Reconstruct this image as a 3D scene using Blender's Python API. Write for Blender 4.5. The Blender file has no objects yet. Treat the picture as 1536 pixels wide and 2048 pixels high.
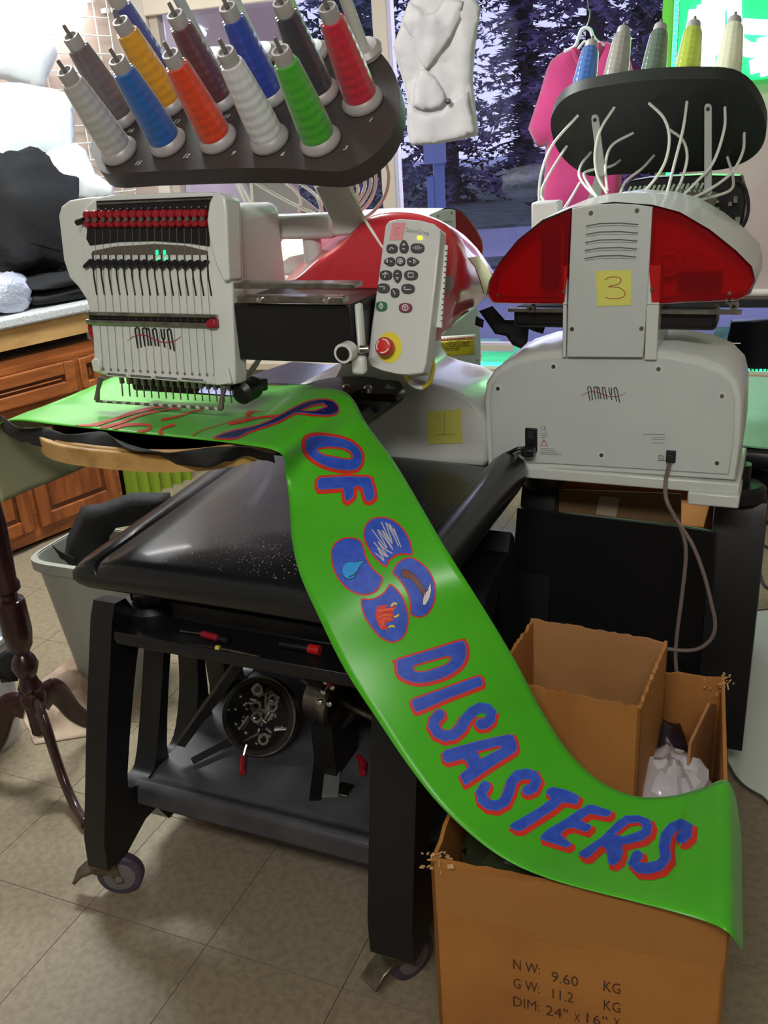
import bpy, bmesh, math, random
from math import sin, cos, pi, radians, sqrt, atan2
from mathutils import Vector, Matrix, noise
from mathutils.bvhtree import BVHTree
from mathutils.geometry import tessellate_polygon

random.seed(7)
V3 = Vector
SC = bpy.context.scene
COL = SC.collection

# ------------------------------------------------------------------ camera
FPX, CAM_H, PITCH, ROLL = 1850.0, 1.5, 22.1, -3.8
cam_d = bpy.data.cameras.new('camera')
cam_d.sensor_fit = 'VERTICAL'
cam_d.sensor_height = 24.0
cam_d.lens = 24.0 * FPX / 2048.0
cam_d.clip_start, cam_d.clip_end = 0.05, 300
cam_o = bpy.data.objects.new('camera', cam_d)
COL.objects.link(cam_o)
RC = Matrix.Rotation(radians(90 - PITCH), 3, 'X') @ Matrix.Rotation(radians(ROLL), 3, 'Z')
cam_o.matrix_world = Matrix.Translation((0, 0, CAM_H)) @ RC.to_4x4()
SC.camera = cam_o
EYE = V3((0, 0, CAM_H))

# ------------------------------------------------------------------ world, exposure
W = bpy.data.worlds.new('dusk_sky'); SC.world = W; W.use_nodes = True
wn = W.node_tree.nodes; wl = W.node_tree.links
wn['Background'].inputs[1].default_value = 1.25
tc = wn.new('ShaderNodeTexCoord'); sp = wn.new('ShaderNodeSeparateXYZ')
cr = wn.new('ShaderNodeValToRGB')
wl.new(tc.outputs['Generated'], sp.inputs[0]); wl.new(sp.outputs[2], cr.inputs[0])
cr.color_ramp.elements[0].position = 0.0; cr.color_ramp.elements[0].color = (0.66, 0.67, 0.88, 1)
cr.color_ramp.elements[1].position = 0.7; cr.color_ramp.elements[1].color = (0.52, 0.58, 0.88, 1)
wl.new(cr.outputs[0], wn['Background'].inputs[0])
SC.view_settings.view_transform = 'Standard'
SC.view_settings.look = 'None'
SC.view_settings.exposure = 0.55
SC.view_settings.gamma = 1.0
SC.view_settings.use_curve_mapping = False


def area(name, loc, target, size, power, color=(1, 1, 1), size_y=None):
    l = bpy.data.lights.new(name, 'AREA'); l.energy = power; l.color = color
    l.shape = 'RECTANGLE'; l.size = size; l.size_y = size_y or size
    o = bpy.data.objects.new(name, l); COL.objects.link(o); o.location = loc
    o.rotation_euler = (V3(target) - V3(loc)).to_track_quat('-Z', 'Y').to_euler()
    return o


# daylight coming in through the shop window, and the two ceiling fixtures' light
area('window_daylight', (1.15, 4.85, 1.75), (0.0, 1.6, 0.9), 3.2, 60, (0.84, 0.88, 1.0), 1.7)
area('fixture_light_rear', (-0.9, 3.0, 2.70), (-0.9, 3.0, 0), 1.2, 58, (0.95, 1.0, 0.97), 0.3)
area('fixture_light_front', (-0.3, -0.75, 2.70), (0.1, 1.1, 0.9), 1.2, 32, (1.0, 0.97, 0.92), 0.3)

# ------------------------------------------------------------------ helpers
def ray(x, y):
    return RC @ V3(((x - 768) / FPX, -(y - 1024) / FPX, -1.0))


def pz(x, y, z):
    d = ray(x, y); return EYE + d * ((z - CAM_H) / d.z)


def py(x, y, Y):
    d = ray(x, y); return EYE + d * (Y / d.y)


def ppl(x, y, p0, n):
    d = ray(x, y); return EYE + d * (((V3(p0) - EYE).dot(n)) / d.dot(n))


class Frame:
    """Local frame with Z up: origin on the floor plus a yaw angle."""
    def __init__(s, o, yaw):
        s.o = V3(o); s.yaw = radians(yaw)
        s.M = Matrix.Translation(s.o) @ Matrix.Rotation(s.yaw, 4, 'Z'); s.I = s.M.inverted()
        s.U = V3((cos(s.yaw), sin(s.yaw), 0)); s.V = V3((-sin(s.yaw), cos(s.yaw), 0)); s.Z = V3((0, 0, 1))

    def w(s, p): return s.M @ V3(p)
    def l(s, p): return s.I @ V3(p)

    def px(s, x, y, ax, val):
        if ax == 'z': return s.l(pz(x, y, val))
        n = s.U if ax == 'u' else s.V
        return s.l(ppl(x, y, s.o + n * val, n))

    def pl(s, x, y, p0, n):      # local plane
        nw = s.M.to_3x3() @ V3(n)
        return s.l(ppl(x, y, s.w(p0), nw))


def lin(c):
    c = c / 255.0
    return c / 12.92 if c <= 0.04045 else ((c + 0.055) / 1.055) ** 2.4


MATS = {}
def mat(name, rgb, rough=0.5, metal=0.0, noise_=None, bump=None, emit=None, trans=0.0, alpha=1.0, coat=0.0, sheen=0.0, ior=1.45, spec=0.5):
    """rgb 0-255 sRGB. noise_=(scale, rgb2, lo, hi); bump=(scale, strength)."""
    if name in MATS: return MATS[name]
    m = bpy.data.materials.new(name); m.use_nodes = True
    nt = m.node_tree; b = nt.nodes['Principled BSDF']
    c = (lin(rgb[0]), lin(rgb[1]), lin(rgb[2]), 1)
    b.inputs['Base Color'].default_value = c
    b.inputs['Roughness'].default_value = rough
    b.inputs['Metallic'].default_value = metal
    b.inputs['IOR'].default_value = ior
    b.inputs['Specular IOR Level'].default_value = spec
    b.inputs['Transmission Weight'].default_value = trans
    b.inputs['Alpha'].default_value = alpha
    b.inputs['Coat Weight'].default_value = coat
    b.inputs['Coat Roughness'].default_value = 0.08
    b.inputs['Sheen Weight'].default_value = sheen
    if emit:
        b.inputs['Emission Color'].default_value = (emit[0], emit[1], emit[2], 1)
        b.inputs['Emission Strength'].default_value = emit[3]
    t = nt.nodes.new('ShaderNodeTexCoord')
    if noise_:
        n = nt.nodes.new('ShaderNodeTexNoise'); n.inputs['Scale'].default_value = noise_[0]; n.inputs['Detail'].default_value = 6
        r = nt.nodes.new('ShaderNodeValToRGB')
        r.color_ramp.elements[0].position = noise_[2]; r.color_ramp.elements[1].position = noise_[3]
        c2 = noise_[1]
        r.color_ramp.elements[0].color = c
        r.color_ramp.elements[1].color = (lin(c2[0]), lin(c2[1]), lin(c2[2]), 1)
        nt.links.new(t.outputs['Object'], n.inputs['Vector']); nt.links.new(n.outputs[0], r.inputs[0])
        nt.links.new(r.outputs[0], b.inputs['Base Color'])
    if bump:
        n2 = nt.nodes.new('ShaderNodeTexNoise'); n2.inputs['Scale'].default_value = bump[0]; n2.inputs['Detail'].default_value = 5
        bp = nt.nodes.new('ShaderNodeBump'); bp.inputs['Strength'].default_value = bump[1]; bp.inputs['Distance'].default_value = 0.005
        nt.links.new(t.outputs['Object'], n2.inputs['Vector']); nt.links.new(n2.outputs[0], bp.inputs['Height'])
        nt.links.new(bp.outputs[0], b.inputs['Normal'])
    MATS[name] = m
    return m


class G:
    """Mesh collector."""
    def __init__(s): s.v = []; s.f = []; s.m = []

    def add(s, vs, fs, m=0):
        k = len(s.v); s.v += [V3(p) for p in vs]
        s.f += [tuple(k + i for i in f) for f in fs]; s.m += [m] * len(fs)
        return s

    def box(s, c, d, R=None, m=0):
        c = V3(c); h = [x / 2 for x in d]
        vs = [V3((x * h[0], y * h[1], z * h[2])) for z in (-1, 1) for y in (-1, 1) for x in (-1, 1)]
        vs = [(R @ p if R else p) + c for p in vs]
        return s.add(vs, [(0, 2, 3, 1), (4, 5, 7, 6), (0, 1, 5, 4), (2, 6, 7, 3), (0, 4, 6, 2), (1, 3, 7, 5)], m)

    def span(s, a, b, m=0):
        return s.box([(a[i] + b[i]) / 2 for i in range(3)], [abs(b[i] - a[i]) for i in range(3)], None, m)

    def tube(s, pts, r, n=8, closed=False, m=0, cap=True, flat=1.0):
        pts = [V3(p) for p in pts]; N = len(pts)
        rs = r if isinstance(r, (list, tuple)) else [r] * N
        up = None; rings = []
        for i, p in enumerate(pts):
            a = pts[(i - 1) % N] if (closed or i > 0) else p
            b = pts[(i + 1) % N] if (closed or i < N - 1) else p
            t = (b - a)
            if t.length < 1e-9: t = V3((0, 0, 1))
            t.normalize()
            if up is None:
                up = V3((0, 0, 1)) if abs(t.z) < 0.9 else V3((1, 0, 0))
            e = up - t * up.dot(t)
            if e.length < 1e-6: e = t.orthogonal()
            e.normalize(); up = e; g = t.cross(e)
            rings.append([p + (e * cos(2 * pi * k / n) * flat + g * sin(2 * pi * k / n)) * rs[i] for k in range(n)])
        return s.loft(rings, closed=closed, cap=cap and not closed, m=m)

    def loft(s, rings, closed=False, cap=True, m=0, ring_closed=True):
        n = len(rings[0]); vs = [p for r in rings for p in r]; fs = []
        R = len(rings)
        for i in range(R if closed else R - 1):
            j = (i + 1) % R
            for k in range(n if ring_closed else n - 1):
                l = (k + 1) % n
                fs.append((i * n + k, i * n + l, j * n + l, j * n + k))
        if cap and ring_closed:
            fs.append(tuple(range(n - 1, -1, -1))); fs.append(tuple((R - 1) * n + k for k in range(n)))
        return s.add(vs, fs, m)

    def lathe(s, prof, o=(0, 0, 0), ax=(0, 0, 1), n=20, m=0, cap=True):
        ax = V3(ax).normalized(); e = ax.orthogonal().normalized(); g = ax.cross(e); o = V3(o)
        rings = [[o + ax * h + (e * cos(2 * pi * k / n) + g * sin(2 * pi * k / n)) * max(r, 1e-5) for k in range(n)] for r, h in prof]
        return s.loft(rings, cap=cap, m=m)

    def prism(s, outer, f, d0, d1, holes=(), m=0):
        """outer / holes: 2D polygons; f(a, b, d) -> point."""
        polys = [list(outer)] + [list(h) for h in holes]
        flat = [p for q in polys for p in q]
        tri = tessellate_polygon([[V3((p[0], p[1], 0)) for p in q] for q in polys])
        N = len(flat)
        vs = [f(p[0], p[1], d0) for p in flat] + [f(p[0], p[1], d1) for p in flat]
        fs = [tuple(t) for t in tri] + [tuple(N + i for i in reversed(t)) for t in tri]
        k = 0
        for q in polys:
            n = len(q)
            for i in range(n):
                j = (i + 1) % n
                fs.append((k + i, k + j, N + k + j, N + k + i))
            k += n
        return s.add(vs, fs, m)

    def sphere(s, c, r, n=12, sc=(1, 1, 1), m=0):
        c = V3(c); rings = []
        for i in range(1, n):
            a = pi * i / n
            rings.append([c + V3((sin(a) * cos(2 * pi * k / n) * r * sc[0], sin(a) * sin(2 * pi * k / n) * r * sc[1], cos(a) * r * sc[2])) for k in range(n)])
        return s.loft(rings, m=m)

    def grid(s, nu, nv, f, m=0):
        vs = [f(i / nu, j / nv) for i in range(nu + 1) for j in range(nv + 1)]
        w = nv + 1
        return s.add(vs, [(i * w + j, (i + 1) * w + j, (i + 1) * w + j + 1, i * w + j + 1) for i in range(nu) for j in range(nv)], m)

    def build(s, name, mats, parent=None, bevel=0, seg=2, smooth=35, solid=0, subsurf=0, world=None, fix=True):
        me = bpy.data.meshes.new(name)
        vs = s.v
        if world is not None: vs = [world.l(p) for p in vs]
        me.from_pydata([tuple(p) for p in vs], [], s.f)
        if not isinstance(mats, (list, tuple)): mats = [mats]
        for x in mats: me.materials.append(x)
        me.polygons.foreach_set('material_index', s.m)
        me.validate()
        if fix:
            bm = bmesh.new(); bm.from_mesh(me)
            bmesh.ops.remove_doubles(bm, verts=bm.verts, dist=1e-6)
            bmesh.ops.recalc_face_normals(bm, faces=bm.faces)
            bm.to_mesh(me); bm.free()
        if smooth:
            me.polygons.foreach_set('use_smooth', [True] * len(me.polygons))
            me.set_sharp_from_angle(angle=radians(smooth))
        o = bpy.data.objects.new(name, me); COL.objects.link(o)
        if parent: o.parent = parent
        if solid:
            q = o.modifiers.new('thickness', 'SOLIDIFY'); q.thickness = solid; q.offset = 0
        if bevel:
            q = o.modifiers.new('bevel', 'BEVEL'); q.width = bevel; q.segments = seg; q.limit_method = 'ANGLE'; q.angle_limit = radians(40)
        if subsurf:
            q = o.modifiers.new('subsurf', 'SUBSURF'); q.levels = subsurf; q.render_levels = subsurf
        return o


def tag(o, label, cat, group=None, kind=None):
    o['label'] = label; o['category'] = cat
    if group: o['group'] = group
    if kind: o['kind'] = kind
    return o


def thing(name, label, cat, fr=None, loc=None, rz=0.0, group=None):
    o = bpy.data.objects.new(name, None); COL.objects.link(o); o.empty_display_size = 0.05
    if fr: o.matrix_world = fr.M
    else:
        o.location = loc or (0, 0, 0); o.rotation_euler = (0, 0, rz)
    return tag(o, label, cat, group)


def struct(o):
    o['kind'] = 'structure'; return o


def catmull(P, n=8, closed=False):
    P = [V3(p) for p in P]; N = len(P); out = []
    for i in range(N if closed else N - 1):
        p0 = P[i - 1] if (closed or i > 0) else P[0] * 2 - P[1]
        p1 = P[i]; p2 = P[(i + 1) % N]
        p3 = P[(i + 2) % N] if (closed or i + 2 < N) else P[-1] * 2 - P[-2]
        for k in range(n):
            t = k / n
            out.append(0.5 * ((2 * p1) + (p2 - p0) * t + (2 * p0 - 5 * p1 + 4 * p2 - p3) * t * t + (3 * p1 - p0 - 3 * p2 + p3) * t ** 3))
    if not closed: out.append(P[-1])
    return out


def cat2(P, n=6, closed=True):
    return [(p.x, p.y) for p in catmull([(a, b, 0) for a, b in P], n, closed)]


def offset_poly(P, d):
    """grow (d>0) a polygon outward."""
    N = len(P); A = sum(P[i][0] * P[(i + 1) % N][1] - P[(i + 1) % N][0] * P[i][1] for i in range(N))
    sg = 1 if A > 0 else -1; out = []
    for i in range(N):
        a = V3((*P[i - 1], 0)); b = V3((*P[i], 0)); c = V3((*P[(i + 1) % N], 0))
        t1 = (b - a).normalized(); t2 = (c - b).normalized()
        n1 = V3((t1.y, -t1.x, 0)) * sg; n2 = V3((t2.y, -t2.x, 0)) * sg
        n = n1 + n2
        if n.length < 1e-6: n = n1
        n.normalize(); k = max(0.5, n.dot(n1))
        q = b + n * (d / k); out.append((q.x, q.y))
    return out


def ribbon(cl, w, n_cap=5, taper=None):
    """polygon outline (2D) of a stroke with round ends."""
    P = [V3((a, b, 0)) for a, b in cl]; N = len(P); L = []; R = []
    for i, p in enumerate(P):
        t = (P[min(i + 1, N - 1)] - P[max(i - 1, 0)]).normalized(); n = V3((-t.y, t.x, 0))
        ww = (w if taper is None else w * taper[min(int(i / max(1, N - 1) * (len(taper) - 1) + 0.5), len(taper) - 1)]) / 2
        L.append(p + n * ww); R.append(p - n * ww)
    def capp(c, a, b):
        v = a - c; out = []
        for k in range(1, n_cap):
            out.append(c + Matrix.Rotation(-pi * k / n_cap, 3, 'Z') @ v)
        return out
    out = L + capp(P[-1], L[-1], R[-1]) + R[::-1] + capp(P[0], R[0], L[0])
    return [(p.x, p.y) for p in out]


def strip_tris(cl, w, taper=None):
    """verts, quads of a flat stroke (2D)."""
    P = [V3((a, b, 0)) for a, b in cl]; N = len(P); vs = []; fs = []
    for i, p in enumerate(P):
        t = (P[min(i + 1, N - 1)] - P[max(i - 1, 0)]).normalized(); n = V3((-t.y, t.x, 0))
        ww = w * (taper[i] if taper else 1) / 2
        vs += [p + n * ww, p - n * ww]
        if i: fs.append((2 * i - 2, 2 * i - 1, 2 * i + 1, 2 * i))
    for end, (i, j) in ((0, (1, 0)), (N - 1, (2 * N - 2, 2 * N - 1))):
        c = P[end]; k0 = len(vs); v = vs[i] - c
        for k in range(0, 7):
            vs.append(c + Matrix.Rotation(-pi * k / 6, 3, 'Z') @ v)
        fs.append(tuple(range(k0, k0 + 7)))
    return vs, fs


def text2d(body, size=1.0, bold=0.0, shear=0.0):
    """2D triangles of a text, origin at baseline left, cap height about 0.7*size."""
    cu = bpy.data.curves.new('t', 'FONT'); cu.body = body; cu.size = size; cu.offset = bold; cu.shear = shear
    cu.resolution_u = 2
    ob = bpy.data.objects.new('t', cu); COL.objects.link(ob)
    dg = bpy.context.evaluated_depsgraph_get()
    me = bpy.data.meshes.new_from_object(ob.evaluated_get(dg))
    vs = [(v.co.x, v.co.y) for v in me.vertices]; fs = [tuple(p.vertices) for p in me.polygons]
    bpy.data.objects.remove(ob); bpy.data.curves.remove(cu); bpy.data.meshes.remove(me)
    return vs, fs


def put_text(g, body, o, ex, ey, size, bold=0.0, width=None, shear=0.0, m=0):
    """text on the plane o + a*ex + b*ey (unit vectors)."""
    vs, fs = text2d(body, 1.0, bold, shear)
    if not vs: return g
    x0 = min(v[0] for v in vs); x1 = max(v[0] for v in vs)
    sx = size if width is None else width / (x1 - x0)
    o = V3(o); ex = V3(ex); ey = V3(ey)
    return g.add([o + ex * ((a - x0) * sx) + ey * (b * size) for a, b in vs], fs, m)


def pillow(outline, thick, L, place, amp=0.0, nsc=8.0, edge=0.08):
    """closed puffy cloth body from a 2D outline; place(a, b, d) -> point."""
    bm = bmesh.new()
    vs = [bm.verts.new((a, b, 0)) for a, b in outline]
    for i in range(len(vs)): bm.edges.new((vs[i], vs[(i + 1) % len(vs)]))
    bmesh.ops.triangle_fill(bm, use_beauty=True, edges=bm.edges[:])
    for _ in range(6):
        E = [e for e in bm.edges if e.calc_length() > L]
        if not E: break
        bmesh.ops.subdivide_edges(bm, edges=E, cuts=1)
        bmesh.ops.triangulate(bm, faces=bm.faces[:])
        bmesh.ops.beautify_fill(bm, faces=bm.faces[:], edges=[e for e in bm.edges if len(e.link_faces) == 2])
    bm.verts.index_update()
    N = len(outline)
    def dist(p):
        d = 9e9
        for i in range(N):
            a = V3((*outline[i], 0)); b = V3((*outline[(i + 1) % N], 0)); ab = b - a
            t = max(0, min(1, (p - a).dot(ab) / max(ab.length_squared, 1e-12)))
            d = min(d, (p - a - ab * t).length)
        return d
    pts = [(v.co.x, v.co.y, dist(v.co)) for v in bm.verts]
    tris = [tuple(v.index for v in f.verts) for f in bm.faces]; bm.free()
    g = G(); K = len(pts); F = []; B = []
    for a, b, d in pts:
        h = thick * (1 - math.exp(-d / edge)) * 0.5
        w = amp * noise.noise(V3((a * nsc, b * nsc * 0.55, 1.7))) + amp * 0.5 * noise.noise(V3((a * nsc * 2.3, b * nsc * 1.4, 5.1)))
        k = min(1, d / edge)
        F.append(place(a, b, h + w * k)); B.append(place(a, b, -h + 0.3 * w * k) if d > 1e-6 else F[-1])
    g.add(F + B, tris + [tuple(K + i for i in reversed(t)) for t in tris])
    return g


# ------------------------------------------------------------------ shared materials
M_white = mat('white machine plastic', (218, 222, 216), 0.32, noise_=(3, (205, 210, 206), .4, .7), coat=0.25)
M_whiteback = mat('white painted metal panel', (205, 212, 208), 0.42, noise_=(2, (193, 200, 197), .4, .7))
M_black = mat('black plastic', (22, 22, 24), 0.38, bump=(300, .05))
M_blackgloss = mat('black moulded plastic top', (26, 28, 31), 0.3, bump=(500, .06), coat=.15)
M_dark = mat('dark grey metal', (48, 47, 46), 0.4, 0.7)
M_steel = mat('brushed steel', (165, 162, 155), 0.3, 1.0, noise_=(40, (120, 118, 112), .35, .7))
M_chrome = mat('chrome', (215, 215, 215), 0.15, 1.0)
M_ink = mat('black print', (30, 24, 28), 0.6)
M_inkred = mat('red print', (170, 30, 60), 0.6)
M_tube = mat('translucent tubing', (232, 236, 226), 0.3, trans=0.0, coat=.3)
M_rubber = mat('dark rubber', (40, 36, 42), 0.6)
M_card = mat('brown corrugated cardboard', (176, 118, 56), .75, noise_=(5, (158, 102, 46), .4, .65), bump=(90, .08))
M_cardin = mat('brown cardboard inside', (174, 126, 78), .8, noise_=(5, (158, 112, 66), .4, .65))
M_torn = mat('torn cardboard edge', (196, 156, 104), .9)
M_tape = mat('clear packing tape', (166, 112, 54), .25, coat=.5)
# ================================================================== the setting
F1 = Frame((-0.64, 1.62, 0), -24.5)                 # front machine
F3 = Frame(F1.w((0.92, 0.70, 0)), -24.5)            # machine seen from behind
FW = Frame((0.58, 4.45, 0), -21)                    # window wall, +v is outside
FL = Frame((-1.38, 3.67, 0), 50.5)                  # cabinet front, +v runs into the cabinets

M_wall = mat('painted wall', (214, 205, 196), 0.8)
M_tan = mat('tan wall', (205, 184, 172), 0.8, noise_=(3, (192, 170, 160), .4, .7))
M_ceil = mat('ceiling paint', (222, 222, 218), 0.85)
M_tile = mat('speckled vinyl tile', (146, 133, 110), 0.42, noise_=(60, (131, 119, 97), .42, .62), bump=(40, .03))
nt = M_tile.node_tree
tn = nt.nodes.new('ShaderNodeTexNoise'); tn.inputs['Scale'].default_value = 170; tn.inputs['Detail'].default_value = 3
tr = nt.nodes.new('ShaderNodeValToRGB'); tr.color_ramp.elements[0].position = .64; tr.color_ramp.elements[1].position = .70
tr.color_ramp.elements[0].color = (0, 0, 0, 1); tr.color_ramp.elements[1].color = (.7, .7, .7, 1)
mx = nt.nodes.new('ShaderNodeMix'); mx.data_type = 'RGBA'
bs = nt.nodes['Principled BSDF']; src = bs.inputs['Base Color'].links[0].from_socket
gm = nt.nodes.new('ShaderNodeNewGeometry')
nt.links.new(gm.outputs['Position'], tn.inputs['Vector']); nt.links.new(tn.outputs[0], tr.inputs[0])
nt.links.new(tr.outputs[0], mx.inputs[0]); nt.links.new(src, mx.inputs[6]); mx.inputs[7].default_value = (lin(112), lin(92), lin(72), 1)
nt.links.new(mx.outputs[2], bs.inputs['Base Color'])
M_grout = mat('floor joint', (134, 122, 101), 0.8)
M_frame = mat('window frame wood', (186, 172, 158), 0.5)
M_cream = mat('cream header paint', (226, 214, 196), 0.6)
M_sill = mat('window sill laminate', (196, 182, 160), 0.5)

fl = struct(G().span((-4.5, -2.2, -0.05), (4.5, 6.0, -0.006)).build('floor', M_grout))
FT = Frame((0, 0, 0), -24)
tm = None; TS = 0.3048
for i in range(-9, 9):
    for j in range(2, 16):
        c = FT.w(((i + .35) * TS, (j + .2) * TS, 0))
        if c.x < -2.5 or c.x > 2.6 or c.y < 0.75 or c.y > 4.7: continue
        if (c.x + 1.5) * 0.63 * -1 + 0 > 9: continue
        if tm is None:
            o = G().box((0, 0, -.004), (TS - .0016, TS - .0016, .008)).build('tile', M_tile, fl, bevel=.0008, seg=1); tm = o.data
        else:
            o = bpy.data.objects.new('tile', tm); COL.objects.link(o); o.parent = fl
        o.location = c; o.rotation_euler = (0, 0, FT.yaw + random.choice((0, pi / 2, pi)))
# outside the tiled part in view the floor runs on in one sheet below tile level
struct(G().span((-4.6, -2.3, 2.85), (4.6, 6.2, 2.95)).build('ceiling', M_ceil))
uL = -1.80
zs, zh = 0.47, 2.32
g = G()
g.span((uL, 0, 0), (4.6, .16, zs)); g.span((uL, 0, zh), (4.6, .16, 2.86)); g.span((uL, 0, zs), (uL + .12, .16, zh)); g.span((3.0, 0, zs), (4.6, .16, zh))
struct(g.build('wall_back', M_wall, world=None)).matrix_world = FW.M
g = G().span((-3.2, .64, 0), (2.35, .76, 2.86))
struct(g.build('wall_left', M_tan)).matrix_world = FL.M
struct(G().span((3.6, -2.2, 0), (3.75, 5.0, 2.86)).build('wall_right', M_wall))
struct(G().span((-4.5, -2.3, 0), (4.5, -2.2, 2.86)).build('wall_front', M_wall))
struct(G().span((-3.75, -2.2, 0), (-3.6, 3.0, 2.86)).build('wall_side', M_wall))

# window: frame bars, panes, sill
um = FW.px(772, 200, 'v', .05).x
ug = FW.px(1334, 90, 'v', .05).x
win = struct(G().span((uL + .12, .03, zs), (3.0, .12, zs + .05)).span((uL + .12, .03, zh - .05), (3.0, .12, zh)).build('window_1', M_frame)); win.matrix_world = FW.M
G().span((um - .035, .02, zs), (um + .035, .13, zh)).build('mullion', M_frame, win, bevel=.004)
M_mullion = mat('painted green mullion', (120, 205, 70), 0.5)
G().span((ug - .022, .02, zs), (ug + .022, .13, zh)).build('mullion', M_mullion, win, bevel=.004)
G().span((uL + .12, .02, zs), (uL + .17, .13, zh)).build('mullion', M_frame, win, bevel=.004)
G().span((uL + .12, -.02, 2.10), (um - .035, .02, zh)).build('header_board', M_cream, win, bevel=.006)
M_glass = bpy.data.materials.new('window glass'); M_glass.use_nodes = True
n_ = M_glass.node_tree.nodes; n_.clear(); l_ = M_glass.node_tree.links
ou = n_.new('ShaderNodeOutputMaterial'); tb = n_.new('ShaderNodeBsdfTransparent'); gb = n_.new('ShaderNodeBsdfGlossy')
fr_ = n_.new('ShaderNodeFresnel'); ms = n_.new('ShaderNodeMixShader')
fr_.inputs[0].default_value = 1.5; gb.inputs['Roughness'].default_value = 0.02; tb.inputs[0].default_value = (.80, .80, .90, 1)
l_.new(fr_.outputs[0], ms.inputs[0]); l_.new(tb.outputs[0], ms.inputs[1]); l_.new(gb.outputs[0], ms.inputs[2]); l_.new(ms.outputs[0], ou.inputs[0])
for a, b in ((uL + .17, um - .035), (um + .035, ug - .022), (ug + .022, 3.0)):
    G().span((a, .070, zs + .05), (b, .076, zh - .05)).build('pane', M_glass, win)
struct(G().span((uL + .05, -.22, zs - .04), (3.0, .03, zs)).build('trim_1', M_sill, bevel=.006)).matrix_world = FW.M
bb = struct(G().span((uL, -.015, 0), (3.2, 0, .10)).build('baseboard_back', M_rubber)); bb.matrix_world = FW.M

# LED strips along the sill and the mullion: two rows of dots on a carrier
M_led = mat('green led', (120, 255, 200), .5, emit=(.0, .85, .28, 2.2))
M_ledwarm = mat('led carrier', (190, 235, 215), .5)
for k, (ua, ub) in enumerate(((-.55, .32), (.85, 1.42))):
    t = thing('led_strip', ['strip of green led lights along window sill, left of the machine with yellow note 3',
                            'strip of green led lights along window sill, beside the black screen'][k], 'light strip', FW, group='led strips')
    G().span((ua, -.205, zs), (ub, -.155, zs + .006)).build('carrier', M_ledwarm, t)
    g = G(); n = int((ub - ua) / .016)
    for i in range(n):
        for r in (-.195, -.168): g.box((ua + (i + .5) * .016, r, zs + .0105), (.010, .010, .009))
    o = g.build('diode', M_led, t); o['kind'] = 'stuff'
t = thing('led_strip', 'upright strip of green led lights on the green window mullion', 'light strip', FW, group=None)
G().span((ug + .024, -.004, 1.2), (ug + .042, .02, zh)).build('carrier', M_ledwarm, t)
g = G()
for i in range(60): g.box((ug + .033, -.007, 1.22 + i * .0182), (.012, .006, .010))
o = g.build('diode', M_led, t); o['kind'] = 'stuff'

# outside: lot, road verge, lawn, trees
M_asph = mat('wet asphalt', (150, 148, 166), .6, noise_=(.6, (132, 130, 150), .35, .7))
M_verge = mat('verge grass', (92, 98, 92), .9, noise_=(2, (70, 78, 72), .4, .6))
M_lawn = mat('lawn', (88, 140, 104), .9, noise_=(6, (62, 108, 78), .4, .65))
go = struct(G().span((-30, 5.2, -.14), (40, 60, -.10)).build('ground', M_asph)); go.name = 'ground'
struct(G().span((-30, 11.6, -.10), (40, 12.5, -.06)).build('trim_2', M_verge))
struct(G().span((-30, 16.6, -.10), (40, 45, -.05)).build('trim_3', M_verge))
g = G()
vs = [(1.6, 4.9), (9, 2.2), (14, 3), (14, 6.6), (6, 7.0), (2.7, 7.2)]
g.prism(vs, lambda a, b, d: V3((a, b, d)), -.10, -.05)
struct(g.build('lawn', M_lawn))
M_bark = mat('conifer bark', (66, 56, 62), .9)
M_fol = [mat('hazy dark conifer foliage', (70, 78, 90), .9, noise_=(3, (52, 60, 70), .4, .6)),  # dusk haze put into all three foliage colours
         mat('hazy bluish conifer foliage', (84, 92, 114), .9, noise_=(3, (64, 72, 92), .4, .6)),
         mat('flare purple conifer foliage', (98, 80, 116), .9, noise_=(3, (74, 60, 92), .4, .6))]  # lens flare purple put into the foliage colour


def conifer(x, y, h, rad, z0, dens, mi, label, lw=1.0):
    t = thing('conifer_tree', label, 'tree', loc=(x, y, -.08), group=None)
    g = G().tube([(0, 0, 0), (.05, 0, h * .5), (0, 0, h)], [.20, .13, .02], 8); g.build('trunk', M_bark, t)
    g = G(); rnd = random.Random(int(x * 31 + y * 17))
    nb = int(dens * h * 13)
    for i in range(nb):
        z = z0 + (h - z0) * (i + rnd.random()) / nb
        R = rad * (1 - (z - z0) / (h - z0) * .75) * rnd.uniform(.55, 1.1); a = rnd.uniform(0, 2 * pi)
        d = V3((cos(a), sin(a), 0)); s = V3((-sin(a), cos(a), 0)); dr = rnd.uniform(.15, .45)
        n = max(4, int(R * 12))
        for k in range(n):
            q = (k + rnd.random()) / n
            p = d * (R * q) + V3((0, 0, z - dr * R * q * q))
            for sg in (-1, 1):
                w = lw * rnd.uniform(.10, .24) * (1.25 - .6 * q); dz = rnd.uniform(-.16, .05)
                e = p + s * sg * w + d * rnd.uniform(.02, .2) + V3((0, 0, dz))
                m_ = d * rnd.uniform(.05, .1) + V3((0, 0, rnd.uniform(-.09, -.03)))
                g.add([p, e, p + m_], [(0, 1, 2)])
    o = g.build('foliage', M_fol[mi], t, smooth=0, fix=False); o['kind'] = 'stuff'


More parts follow.
